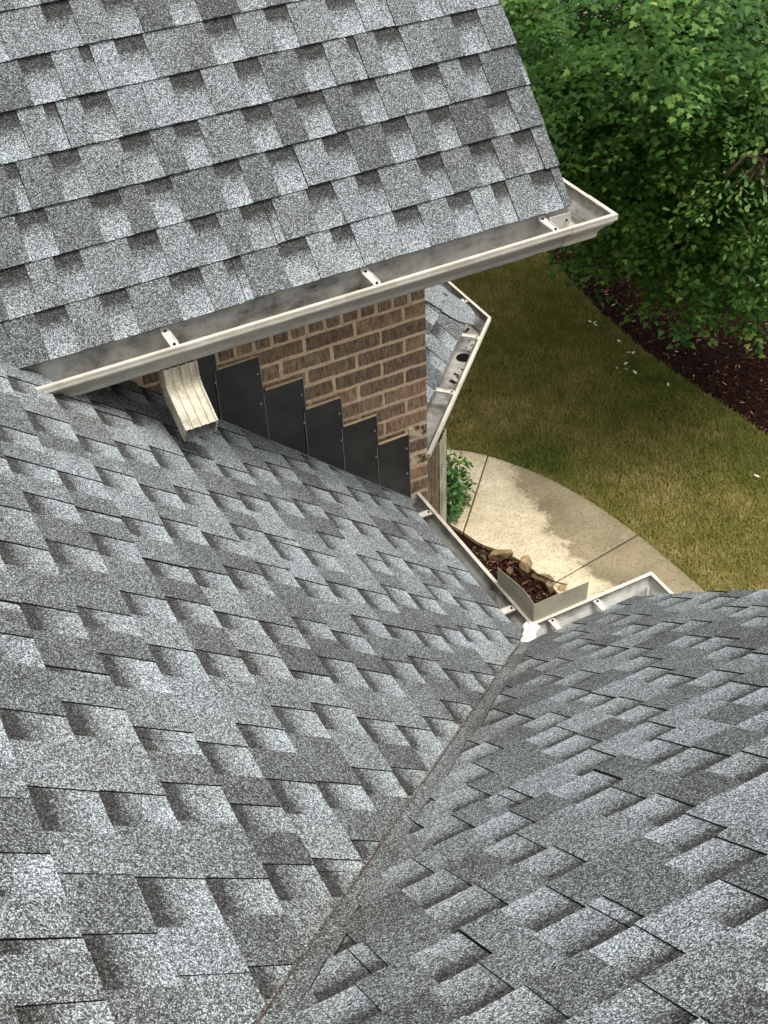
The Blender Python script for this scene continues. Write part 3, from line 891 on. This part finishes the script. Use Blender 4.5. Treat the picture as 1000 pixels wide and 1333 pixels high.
# downspout of the bay
bx = Vector((bc.x, bc.y)) + Vector((-.7071, -.7071)) * .62 - n1 * .10
sec_fr = []
dd = Vector((.7071, .7071, 0)); oo = Vector((n1.x, n1.y, 0))
pB = Vector((ground(568, 620)[0], ground(568, 620)[1], 0)); rB = ray(566, 600); kB = (ZLIP - .25) / rB.z
pB = Vector((rB.x * kB, rB.y * kB))
for k in range(6): sec_fr.append(((pB.x, pB.y, ZLIP + H - .10 - k * .56), tuple(dd), tuple(-oo), 1.0))
dspb = sweep_spout('downspout', sec_fr, .11, .08, house)

# ------------------------------------------------------------------ ground, lawn, walk, beds
def sheet(name, poly, z, mat, kind='structure', parent=None):
    o = obj(name, [(x, y, z) for x, y in poly], [tuple(range(len(poly)))], mat, parent)
    if not parent: tag(o, kind=kind)
    return o
def orient(poly):
    a = sum(poly[i][0] * poly[(i + 1) % len(poly)][1] - poly[(i + 1) % len(poly)][0] * poly[i][1] for i in range(len(poly)))
    return poly if a > 0 else poly[::-1]
gnd = sheet('ground', [(-150, -150), (150, -150), (150, 150), (-150, 150)], -.012, M['soil'])
edge_px = [(560, 588), (600, 590), (635, 597), (690, 616), (735, 637), (780, 664), (830, 700), (875, 737), (915, 772), (960, 815), (1010, 868)]
edge = [ground(*q) for q in edge_px]
bed_px = [(690, 300), (722, 342), (770, 395), (835, 455), (900, 500), (960, 540), (1005, 572), (1060, 615), (1130, 690)]
bed = [ground(*q) for q in bed_px]
lawn_poly = orient(edge + [(4.6, 2.2), (7.4, 2.2)] + bed[::-1] + [ground(640, 250), ground(560, 300), ground(500, 500)])
lawn = sheet('lawn', lawn_poly, -.004, M['lawn'])
def smooth_curve(pts, n):
    out = []
    P = [pts[0]] + list(pts) + [pts[-1]]
    for i in range(1, len(P) - 2):
        for k in range(n):
            t = k / n; p0, p1, p2, p3 = (Vector(P[i + j]) for j in (-1, 0, 1, 2))
            out.append(tuple(.5 * (2 * p1 + (p2 - p0) * t + (2 * p0 - 5 * p1 + 4 * p2 - p3) * t * t + (3 * p1 - p0 - 3 * p2 + p3) * t ** 3)))
    out.append(tuple(pts[-1])); return out
ec = smooth_curve(edge, 6)
# slabs: fan strips between the outer edge and the planting bed at the house
inner_px = [(520, 640), (560, 670), (603, 697), (626, 712), (652, 722), (684, 738), (716, 766), (738, 790), (760, 815), (790, 840), (820, 880)]
ic = smooth_curve([ground(*q) for q in inner_px], 6)
J1, J2 = ground(635, 597), ground(830, 700)
def idx_near(p): return min(range(len(ec)), key=lambda i: (ec[i][0] - p[0]) ** 2 + (ec[i][1] - p[1]) ** 2)
i1, i2 = idx_near(J1), idx_near(J2)
walk = empty('walkway', (4.0, 5.5, 0)); tag(walk, kind='structure')
# washed area: line in photo pixels
wash_px = [(640, 560), (652, 600), (668, 625), (690, 660), (705, 690), (728, 712), (752, 735), (765, 755), (790, 765), (800, 800), (790, 860)]
wash = [Vector(ground(*q)) for q in wash_px]
def washed(p):
    p = Vector(p); best, sgn = 9, 1
    for a, b in zip(wash, wash[1:]):
        d = b - a; t = max(0, min(1, (p - a).dot(d) / d.length_squared)); c = a + d * t
        if (p - c).length < best:
            best = (p - c).length; sgn = 1 if (d.x * (p - a).y - d.y * (p - a).x) < 0 else -1
    return .5 + sgn * min(.5, best * 1.6)
tops = 0.035
gap = .006
rngs = [(0, i1), (i1, i2), (i2, len(ec) - 1)]
for (a, b) in rngs:
    NU, NV = max(8, (b - a) * 3), 26
    V, C = [], []
    for i in range(NU + 1):
        s = a + (b - a) * i / NU
        s0 = int(min(s, len(ec) - 2)); f = s - s0
        pe = Vector(ec[s0]) * (1 - f) + Vector(ec[s0 + 1]) * f
        # pull the slab ends apart to leave the joint open
        tang = (Vector(ec[s0 + 1]) - Vector(ec[s0])).normalized()
        pi_ = Vector(ic[s0]) * (1 - f) + Vector(ic[s0 + 1]) * f
        if i == 0 and a > 0: pe = pe + tang * gap; pi_ = pi_ + tang * gap
        if i == NU: pe = pe - tang * gap; pi_ = pi_ - tang * gap
        for j in range(NV + 1):
            t = j / NV; p = pe * (1 - t) + pi_ * t
            V.append((p.x, p.y, tops - (.006 if (i in (0, NU) or j == 0) else 0))); w = washed(p); C.append((w, w, w, 1))
    n_ = len(V); W = NV + 1
    Fc = [(i * W + j, (i + 1) * W + j, (i + 1) * W + j + 1, i * W + j + 1) for i in range(NU) for j in range(NV)]
    Fc = [f[::-1] for f in Fc]
    rim = [j for j in range(W)] + [i * W + NV for i in range(1, NU + 1)] + [NU * W + j for j in range(NV - 1, -1, -1)] + [i * W for i in range(NU - 1, 0, -1)]
    V += [(V[k][0], V[k][1], -.06) for k in rim]; C += [C[k] for k in rim]
    m_ = len(rim)
    for k in range(m_): Fc.append((rim[k], n_ + k, n_ + (k + 1) % m_, rim[(k + 1) % m_]))
    obj('slab', V, Fc, M['concrete'], walk, colors=C)
# planting bed beside the house and mulch bed under the trees
sheet('planting_bed', orient([ic[0], *[tuple(Vector(q) * 1.01) for q in ic[2:-4:2]], (XR - .3, gy - .1), (gx - .1, gy - .1), (XW, YW), (XW, 4.6)]), .004, M['soil'])
far = [ground(1130, 690), (14, 4), (30, 20), (12, 30), (3, 30), ground(640, 250)]
sheet('mulch_bed', orient(bed + far[1:]), .0, M['soil'])
street = sheet('gravel_drive', orient([ground(640, 95), ground(800, 175), ground(1010, 290), (22, 14), (16, 26)]), .006, mat_plain('pale_gravel', lin(196, 176, 164), .95, .1, .25, 12, .5, 60))

def in_poly(px, py, poly):
    inside = np.zeros(len(px), bool); n = len(poly)
    for i in range(n):
        x0, y0 = poly[i]; x1, y1 = poly[(i + 1) % n]
        c = ((y0 > py) != (y1 > py)) & (px < (x1 - x0) * (py - y0) / (y1 - y0 + 1e-12) + x0)
        inside ^= c
    return inside
def vnoise(x, y, s, seed):
    """cheap smooth value noise"""
    r = np.random.default_rng(seed); G = r.random((64, 64)); X = x * s; Y = y * s
    i = np.floor(X).astype(int); j = np.floor(Y).astype(int); fx = X - i; fy = Y - j
    fx = fx * fx * (3 - 2 * fx); fy = fy * fy * (3 - 2 * fy); g = lambda a, b: G[a % 64, b % 64]
    return (g(i, j) * (1 - fx) + g(i + 1, j) * fx) * (1 - fy) + (g(i, j + 1) * (1 - fx) + g(i + 1, j + 1) * fx) * fy

# grass blades over the part of the lawn in view
N = 620000
gxs = rng.uniform(2.4, 7.6, N); gys = rng.uniform(3.0, 10.5, N)
keep = in_poly(gxs, gys, lawn_poly)
tree_c = np.array([7.3, 8.4])
gxs, gys = gxs[keep], gys[keep]
dens = vnoise(gxs, gys, 1.3, 1) * .6 + vnoise(gxs, gys, 4.0, 2) * .4
keep = rng.random(len(gxs)) < .35 + 1.1 * dens
gxs, gys, dens = gxs[keep], gys[keep], dens[keep]; n = len(gxs)
ln = rng.uniform(.02, .05, n); ang = rng.uniform(0, 2 * np.pi, n); lean = rng.uniform(.3, 1.3, n)
wd = rng.uniform(.0025, .005, n)
tipx = gxs + np.cos(ang) * ln * np.sin(lean); tipy = gys + np.sin(ang) * ln * np.sin(lean); tipz = ln * np.cos(lean)
sx, sy = -np.sin(ang) * wd, np.cos(ang) * wd
V = np.empty((n, 3, 3)); V[:, 0] = np.c_[gxs - sx, gys - sy, np.zeros(n)]; V[:, 1] = np.c_[gxs + sx, gys + sy, np.zeros(n)]; V[:, 2] = np.c_[tipx, tipy, tipz]
# greener near the beds, drier in the open
bd = np.min([np.hypot(gxs - q[0], gys - q[1]) for q in smooth_curve(bed, 4)], axis=0)
gp = ground(690, 600); gd = np.hypot(gxs - gp[0], (gys - gp[1]))
green = np.clip(1.15 - bd / 1.1, 0, 1) * .24 + np.clip(1 - gd / .5, 0, 1) * .5
tone = np.clip(.18 + .34 * vnoise(gxs, gys, 2.2, 5) + .34 * vnoise(gxs, gys, 9.0, 6) + rng.normal(0, .15, n) - green, 0.0, 1.0)
C = np.zeros((n, 3, 4)); C[:, :, 0] = tone[:, None]; C[:, :, 3] = 1
tag(tri_mesh('lawn_grass', V.reshape(-1, 3), np.arange(n * 3).reshape(-1, 3), M['grass'], colors=C.reshape(-1, 4)),
    'olive and straw coloured short grass covering the lawn', 'grass', kind='stuff')

# longer blades leaning over the edge of the walk
m = 2600
ei = rng.integers(0, len(ec) - 1, m); ef = rng.random(m)
ea = np.array(ec)
ex = ea[ei, 0] * (1 - ef) + ea[ei + 1, 0] * ef; ey = ea[ei, 1] * (1 - ef) + ea[ei + 1, 1] * ef
keep = rng.random(m) < vnoise(ex, ey, 5.0, 9) * 1.2
ex, ey = ex[keep], ey[keep]; m = len(ex)
off = rng.uniform(.004, .03, m); dx_, dy_ = .75, .66
ang = rng.uniform(0, 6.28, m); ln = rng.uniform(.04, .085, m)
ex = ex + dx_ * off; ey = ey + dy_ * off
V = np.empty((m, 3, 3)); sx, sy = -np.sin(ang) * .003, np.cos(ang) * .003
V[:, 0] = np.c_[ex - sx, ey - sy, np.zeros(m)]; V[:, 1] = np.c_[ex + sx, ey + sy, np.zeros(m)]
V[:, 2] = np.c_[ex + np.cos(ang) * ln * .6, ey + np.sin(ang) * ln * .6, ln * .75]
C = np.zeros((m, 3, 4)); C[:, :, 0] = rng.uniform(0, .7, m)[:, None]; C[:, :, 3] = 1
tag(tri_mesh('edge_grass', V.reshape(-1, 3), np.arange(m * 3).reshape(-1, 3), M['grass'], colors=C.reshape(-1, 4)), 'longer grass leaning over the edge of the concrete walk', 'grass', kind='stuff')
def chips(name, n, box, poly, label, size=(.012, .035), z0=.006, power=2.6):
    x = rng.uniform(box[0], box[1], n); y = rng.uniform(box[2], box[3], n); k = in_poly(x, y, poly); x, y = x[k], y[k]; n = len(x)
    a = rng.uniform(0, 2 * np.pi, n); L = rng.uniform(*size, n); w = L * rng.uniform(.2, .5, n); z = z0 + rng.uniform(0, .018, n); ti = rng.normal(0, .35, n)
    ca, sa = np.cos(a), np.sin(a)
    V = np.empty((n, 4, 3))
    for q, (i, j) in enumerate(((-1, -1), (1, -1), (1, 1), (-1, 1))):
        V[:, q, 0] = x + i * L * ca - j * w * sa; V[:, q, 1] = y + i * L * sa + j * w * ca; V[:, q, 2] = np.maximum(z + i * L * ti, .001)
    b = np.arange(n)[:, None] * 4; T = np.concatenate([b + [0, 1, 2], b + [0, 2, 3]])
    C = np.zeros((n, 4, 4)); C[:, :, 0] = (rng.random(n) ** power)[:, None]; C[:, :, 3] = 1
    tag(tri_mesh(name, V.reshape(-1, 3), T, M['chips'], colors=C.reshape(-1, 4)), label, 'mulch', kind='stuff')
mpoly = orient(bed + far[1:])
chips('mulch_chips', 150000, (4.5, 12, 3.5, 13), mpoly, 'dark red brown bark chips under the maple', (.006, .02))
chips('bark_litter', 9000, (2.4, 4.2, 3.2, 5.6), [ground(*q) for q in ((560, 670), (603, 697), (626, 712), (652, 722), (684, 738), (716, 766), (745, 800), (700, 850), (560, 760))], 'bark chips and leaf litter in the stone edged bed', (.006, .018), .01, .7)

# ------------------------------------------------------------------ stones of the planting bed
def stone(px, py, dims, seed, label):
    """broken field stone: a ball cut by random planes, then roughened"""
    x, y = ground(px, py, .03); r = random.Random(seed)
    bm = bmesh.new(); bmesh.ops.create_icosphere(bm, subdivisions=3, radius=1.0)
    cuts = [(Vector((r.gauss(0, 1), r.gauss(0, 1), r.gauss(0, 1))).normalized(), r.uniform(.5, .8)) for _ in range(11)]
    for v in bm.verts:
        for d, k in cuts:
            e = v.co.dot(d)
            if e > k: v.co -= d * (e - k)
        v.co *= 1 + .05 * math.sin(v.co.x * 9 + seed) * math.sin(v.co.y * 8) + r.uniform(-.02, .02)
        v.co = Vector((v.co.x * dims[0], v.co.y * dims[1], v.co.z * dims[2])) * 1.12
    V = [tuple(v.co) for v in bm.verts]; Fc = [tuple(v.index for v in f.verts) for f in bm.faces]; bm.free()
    o = obj('stone', V, Fc, M['rock'])
    o.location = (x, y, dims[2] * .8); o.rotation_euler = (r.uniform(-.2, .2), r.uniform(-.2, .2), seed * 1.3)
    tag(o, label, 'stone', 'stones edging the planting bed')
stone(628, 722, (.055, .035, .03), 1, 'small flat grey brown stone at the shrub end of the bed edging')
stone(652, 724, (.10, .05, .045), 2, 'long tan stone in the bed edging beside the clean concrete')
stone(684, 740, (.06, .05, .075), 3, 'tall dark grey pointed stone in the middle of the bed edging')
stone(706, 752, (.085, .05, .035), 4, 'broad cream stone beside the dark pointed stone')
stone(716, 766, (.035, .03, .06), 5, 'small dark upright stone next to the splash guard plate')
stone(733, 766, (.05, .045, .04), 6, 'yellowish stone at the end of the bed edging')
stone(664, 742, (.035, .03, .025), 8, 'small dark pebble lying in the bark litter')

def twig(p0, p1, label, seed):
    r = random.Random(seed); a = Vector((*ground(*p0), .05)); b = Vector((*ground(*p1), .06)); mb = MB()
    pts = [a.lerp(b, t) + Vector((r.uniform(-.012, .012), r.uniform(-.012, .012), r.uniform(0, .025))) for t in (0, .2, .4, .6, .8, 1)]
    mb.tube(pts, [.006, .0055, .005, .0045, .004, .002], 6)
    m_ = pts[3]; mb.tube([m_, m_ + Vector((r.uniform(-.06, .06), r.uniform(-.06, .06), .03))], [.005, .002], 5)
    tag(mb.build('twig', M['bark'], None, True), label, 'twig', 'twigs in the stone edged bed')
twig((626, 726), (664, 738), 'long dark twig lying behind the tan stone', 1)
twig((690, 752), (738, 773), 'crooked twig beside the cream stone', 2)
twig((668, 744), (700, 768), 'thin twig lying across the bark litter', 3)

# ------------------------------------------------------------------ plants
MAPLE = [(0, 0), (.10, -.02), (.42, -.12), (.30, .14), (.52, .34), (.24, .40), (.22, .62), (.0, 1.0), (-.22, .62), (-.24, .40), (-.52, .34), (-.30, .14), (-.42, -.12), (-.10, -.02)]
OVAL = [(0, 0), (.13, .25), (.24, .58), (.17, .88), (0, 1.0), (-.17, .88), (-.24, .58), (-.13, .25)]
def leaf_tris(out):
    # fan round a centre point
    pts = [(0, .3)] + out; n = len(out)
    return np.array(pts), np.array([(0, 1 + i, 1 + (i + 1) % n) for i in range(n)])
def leaf_cloud(name, pos, head, nor, size, tone, outline, mat, parent, fold=.16):
    P, T = leaf_tris(outline)
    n = len(pos); m = len(P)
    head = head - nor * np.sum(head * nor, 1, keepdims=True); head /= np.linalg.norm(head, axis=1, keepdims=True) + 1e-9
    side = np.cross(head, nor)
    lx, ly = P[:, 0], P[:, 1]; lz = -fold * np.abs(lx) - .18 * ly ** 2
    V = pos[:, None, :] + size[:, None, None] * (side[:, None, :] * lx[None, :, None] + head[:, None, :] * ly[None, :, None] + nor[:, None, :] * lz[None, :, None])
    C = np.zeros((n, m, 4)); C[:, :, 0] = tone[:, None]; C[:, :, 3] = 1
    F = (np.arange(n)[:, None, None] * m + T[None]).reshape(-1, 3)
    return tri_mesh(name, V.reshape(-1, 3), F, mat, parent, C.reshape(-1, 4))
def unit(v): return v / (np.linalg.norm(v, axis=-1, keepdims=True) + 1e-9)
def tree(name, label, base, lobes, nspray, per, leaf, outline, mat, seed, spray_len=(.3, .6), bias=.0, group=None, trunk_r=.13, tilt=.35):
    """lobes: list of (centre offset, radii). Sprays of leaves are spread through the lobes' shells."""
    g = np.random.default_rng(seed); r = random.Random(seed)
    t = empty(name, (base[0], base[1], 0)); tag(t, label, 'tree', group)
    B = np.array([base[0], base[1], 0.0])
    vol = np.array([l[1][0] * l[1][1] for l in lobes]); pick = g.choice(len(lobes), nspray, p=vol / vol.sum())
    cen = np.array([l[0] for l in lobes], float)[pick] + B; rad = np.array([l[1] for l in lobes], float)[pick]
    d = unit(g.normal(size=(nspray, 3))); rr = g.uniform(.45, 1.0, nspray) ** .6
    lump = 1 + .22 * np.sin(d[:, 0] * 6 + seed) * np.sin(d[:, 1] * 7 + 1.3) + .12 * np.sin(d[:, 2] * 11 + d[:, 0] * 9)
    org = cen + d * rad * (rr * lump)[:, None]
    out = unit(np.c_[d[:, 0], d[:, 1], d[:, 2] * .3 - .12 + g.normal(0, .12, nspray)] + g.normal(0, .25, (nspray, 3)) * [1, 1, .3])
    L = g.uniform(*spray_len, nspray)
    up = unit(np.array([0, 0, 1.0]) + out * .25 + g.normal(0, .16, (nspray, 3)))
    side = unit(np.cross(out, up))
    tt = g.random((nspray, per)); ss = g.normal(0, .30, (nspray, per)) * (1.1 - .75 * tt)
    droop = -.22 * tt ** 2
    pos = org[:, None] + L[:, None, None] * (out[:, None] * tt[..., None] + side[:, None] * ss[..., None] + np.array([0, 0, 1.0]) * droop[..., None]) + g.normal(0, .018, (nspray, per, 3))
    head = unit(out[:, None] * .8 + side[:, None] * np.sign(ss)[..., None] * .6 + np.array([0, 0, -.25]) + g.normal(0, .35, (nspray, per, 3)))
    nor = unit(up[:, None] + g.normal(0, tilt, (nspray, per, 3)))
    size = leaf * g.uniform(.6, 1.25, (nspray, per))
    sp = g.normal(0, .13, nspray)[:, None]
    tone = np.clip(.40 + bias + sp + g.normal(0, .16, (nspray, per)) + .25 * (tt > .85) * (g.random((nspray, per)) < .35), 0, 1)
    ok = (pos[..., 2] > .25).ravel()
    crown = leaf_cloud('crown', pos.reshape(-1, 3)[ok], head.reshape(-1, 3)[ok], nor.reshape(-1, 3)[ok], size.ravel()[ok], tone.ravel()[ok], outline, mat, t)
    # trunk, limbs and twigs
    mb = MB(); top = max(l[0][2] for l in lobes)
    mb.tube([(base[0], base[1], -.05), (base[0] + .05, base[1], top * .35), (base[0] - .04, base[1] + .05, top * .7), (base[0], base[1], top * 1.1)], [trunk_r * 1.25, trunk_r, trunk_r * .75, trunk_r * .4], 10)
    mb.build('trunk', M['bark'], t, True)
    for l in lobes:
        c = Vector(l[0]) + Vector(base + (0,)); s = Vector((base[0], base[1], max(.5, c.z * .55))); mid = (s + c) / 2 + Vector((0, 0, .15))
        mb = MB(); mb.tube([s, mid, c], [trunk_r * .5, trunk_r * .33, trunk_r * .18], 7)
        for k in range(10):
            e = c + Vector((r.uniform(-1, 1) * l[1][0], r.uniform(-1, 1) * l[1][1], r.uniform(-.8, .6) * l[1][2])) * .8
            a = mid.lerp(c, r.uniform(.2, 1)); mb.tube([a, (a + e) / 2 + Vector((0, 0, .08)), e], [.018, .012, .005], 5)
        mb.build('limb', M['bark'], t, True)
    return t
GT = 'trees beside the lawn'
def at(px, py, h, base):
    """offset from a tree's base of the point seen at a pixel, h metres above the ground"""
    g = ground(px, py, h); return (g[0] - base[0], g[1] - base[1], h)
b1 = (7.3, 8.3)
tree('maple_tree', 'dense green maple overhanging the mulch bed beside the gutter corner', b1,
     [(at(915, 345, 1.5, b1), (.42, .40, .26)), (at(985, 310, 1.7, b1), (.50, .45, .3)), (at(955, 350, 1.5, b1), (.34, .34, .2)), (at(830, 285, 1.6, b1), (.50, .45, .26)), (at(890, 250, 1.9, b1), (.65, .6, .36)), (at(770, 225, 1.8, b1), (.6, .6, .34)),
      (at(850, 175, 2.2, b1), (.95, .9, .5)), (at(960, 190, 2.1, b1), (.9, .8, .5)), (at(740, 110, 2.3, b1), (.95, .95, .55)), (at(850, 80, 2.8, b1), (1.1, 1.0, .6)), (at(960, 60, 2.9, b1), (1.2, 1.0, .65)), (at(720, 20, 2.7, b1), (1.1, 1.0, .65)), (at(840, -30, 3.5, b1), (1.3, 1.2, .8))],
     2500, 36, .046, MAPLE, M['leaf_maple'], 11, (.22, .42), group=GT, bias=-.02, tilt=.24)
tree('maple_tree', 'shaded green maple standing farther back behind the gable roof', (7.2, 13.0),
     [((0, 0, 2.6), (2.2, 2.0, 1.6)), ((-1.4, -.8, 2.2), (1.5, 1.4, 1.4)), ((1.9, -1.0, 2.4), (1.7, 1.5, 1.5))],
     800, 30, .066, MAPLE, M['leaf_maple'], 12, tilt=.25, group=GT, bias=-.05)
b3 = (7.2, 6.0)
tree('dogwood_tree', 'paler tree with small oval leaves reaching in front of the maple', b3,
     [(at(985, 35, 3.1, b3), (.45, .40, .22)), (at(985, 105, 2.9, b3), (.42, .36, .2)), (at(985, 205, 2.7, b3), (.40, .36, .2)), (at(1030, 300, 2.0, b3), (.40, .35, .25)), (at(1060, 150, 2.7, b3), (.8, .6, .5))],
     260, 24, .046, OVAL, M['leaf_oval'], 13, (.2, .4), group=GT, bias=.10, trunk_r=.07)
tree('maple_tree', 'green maple in the far corner of the mulch bed', (12.0, 11.4),
     [((0, 0, 2.8), (2.2, 2.0, 1.6)), ((-1.8, .4, 2.2), (1.7, 1.5, 1.3))],
     500, 30, .07, MAPLE, M['leaf_maple'], 14, tilt=.25, group=GT, bias=-.03)

# shrub next to the bay
def shrub(name, label, base, rad, h, n, leaf, seed):
    g = np.random.default_rng(seed); t = empty(name, (base[0], base[1], 0)); tag(t, label, 'shrub')
    d = unit(g.normal(size=(n, 3))); d[:, 2] = np.abs(d[:, 2]) * 1.0
    q = g.uniform(.55, 1.0, n)
    lump = 1 + .2 * np.sin(d[:, 0] * 5 + 1) * np.sin(d[:, 1] * 6)
    pos = np.array([base[0], base[1], .06]) + d * np.array([rad, rad, h]) * (q * lump)[:, None]
    pos[:, 2] = np.maximum(pos[:, 2], .05)
    head = unit(d + g.normal(0, .5, (n, 3)) + [0, 0, .3]); nor = unit(d * .6 + [0, 0, .7] + g.normal(0, .4, (n, 3)))
    leaf_cloud('foliage', pos, head, nor, leaf * g.uniform(.7, 1.25, n), np.clip(g.normal(.48, .2, n) + .2 * (q > .9), 0, 1), OVAL, M['leaf_shrub'], t)
    mb = MB(); r = random.Random(seed)
    for k in range(9):
        a = k * .7; mb.tube([(base[0] + .04 * math.cos(a), base[1] + .04 * math.sin(a), -.02), (base[0] + rad * .4 * math.cos(a), base[1] + rad * .4 * math.sin(a), h * .5), (base[0] + rad * .65 * math.cos(a), base[1] + rad * .65 * math.sin(a), h * .85)], [.012, .009, .004], 6)
    mb.build('stems', M['bark'], t, True)
sb = ground(566, 660)
shrub('shrub', 'glossy dark green rounded shrub between the bay and the concrete walk', (sb[0], sb[1]), .27, .50, 2200, .045, 21)

# fallen leaves and petals on the lawn
P, T = leaf_tris(OVAL)
fl_me = bpy.data.meshes.new('fallen_leaf'); fl_me.from_pydata([(x * .05, y * .05, .004 + .006 * abs(x) * 8 * .05) for x, y in P], [], [tuple(t) for t in T.tolist()])
fl_me.materials.append(mat_plain('pale_dry_leaf', lin(214, 208, 186), .7, .2, .1, 40))
leaves = [(770, 424), (776, 422), (773, 426), (803, 485), (818, 484), (823, 486), (812, 480), (828, 422), (869, 502), (795, 403), (808, 450), (826, 461), (815, 463), (855, 428), (883, 462), (980, 622)]
for k, (px, py) in enumerate(leaves):
    o = bpy.data.objects.new('fallen_leaf', fl_me); col.objects.link(o)
    gxy = ground(px, py); o.location = (gxy[0], gxy[1], .034); o.rotation_euler = (random.uniform(-.4, .4), random.uniform(-.4, .4), k * 1.9); o.scale = (random.uniform(.7, 1.2),) * 3
    tag(o, 'small pale fallen leaf lying on the grass near the mulch bed', 'leaf', 'pale leaves fallen on the lawn')
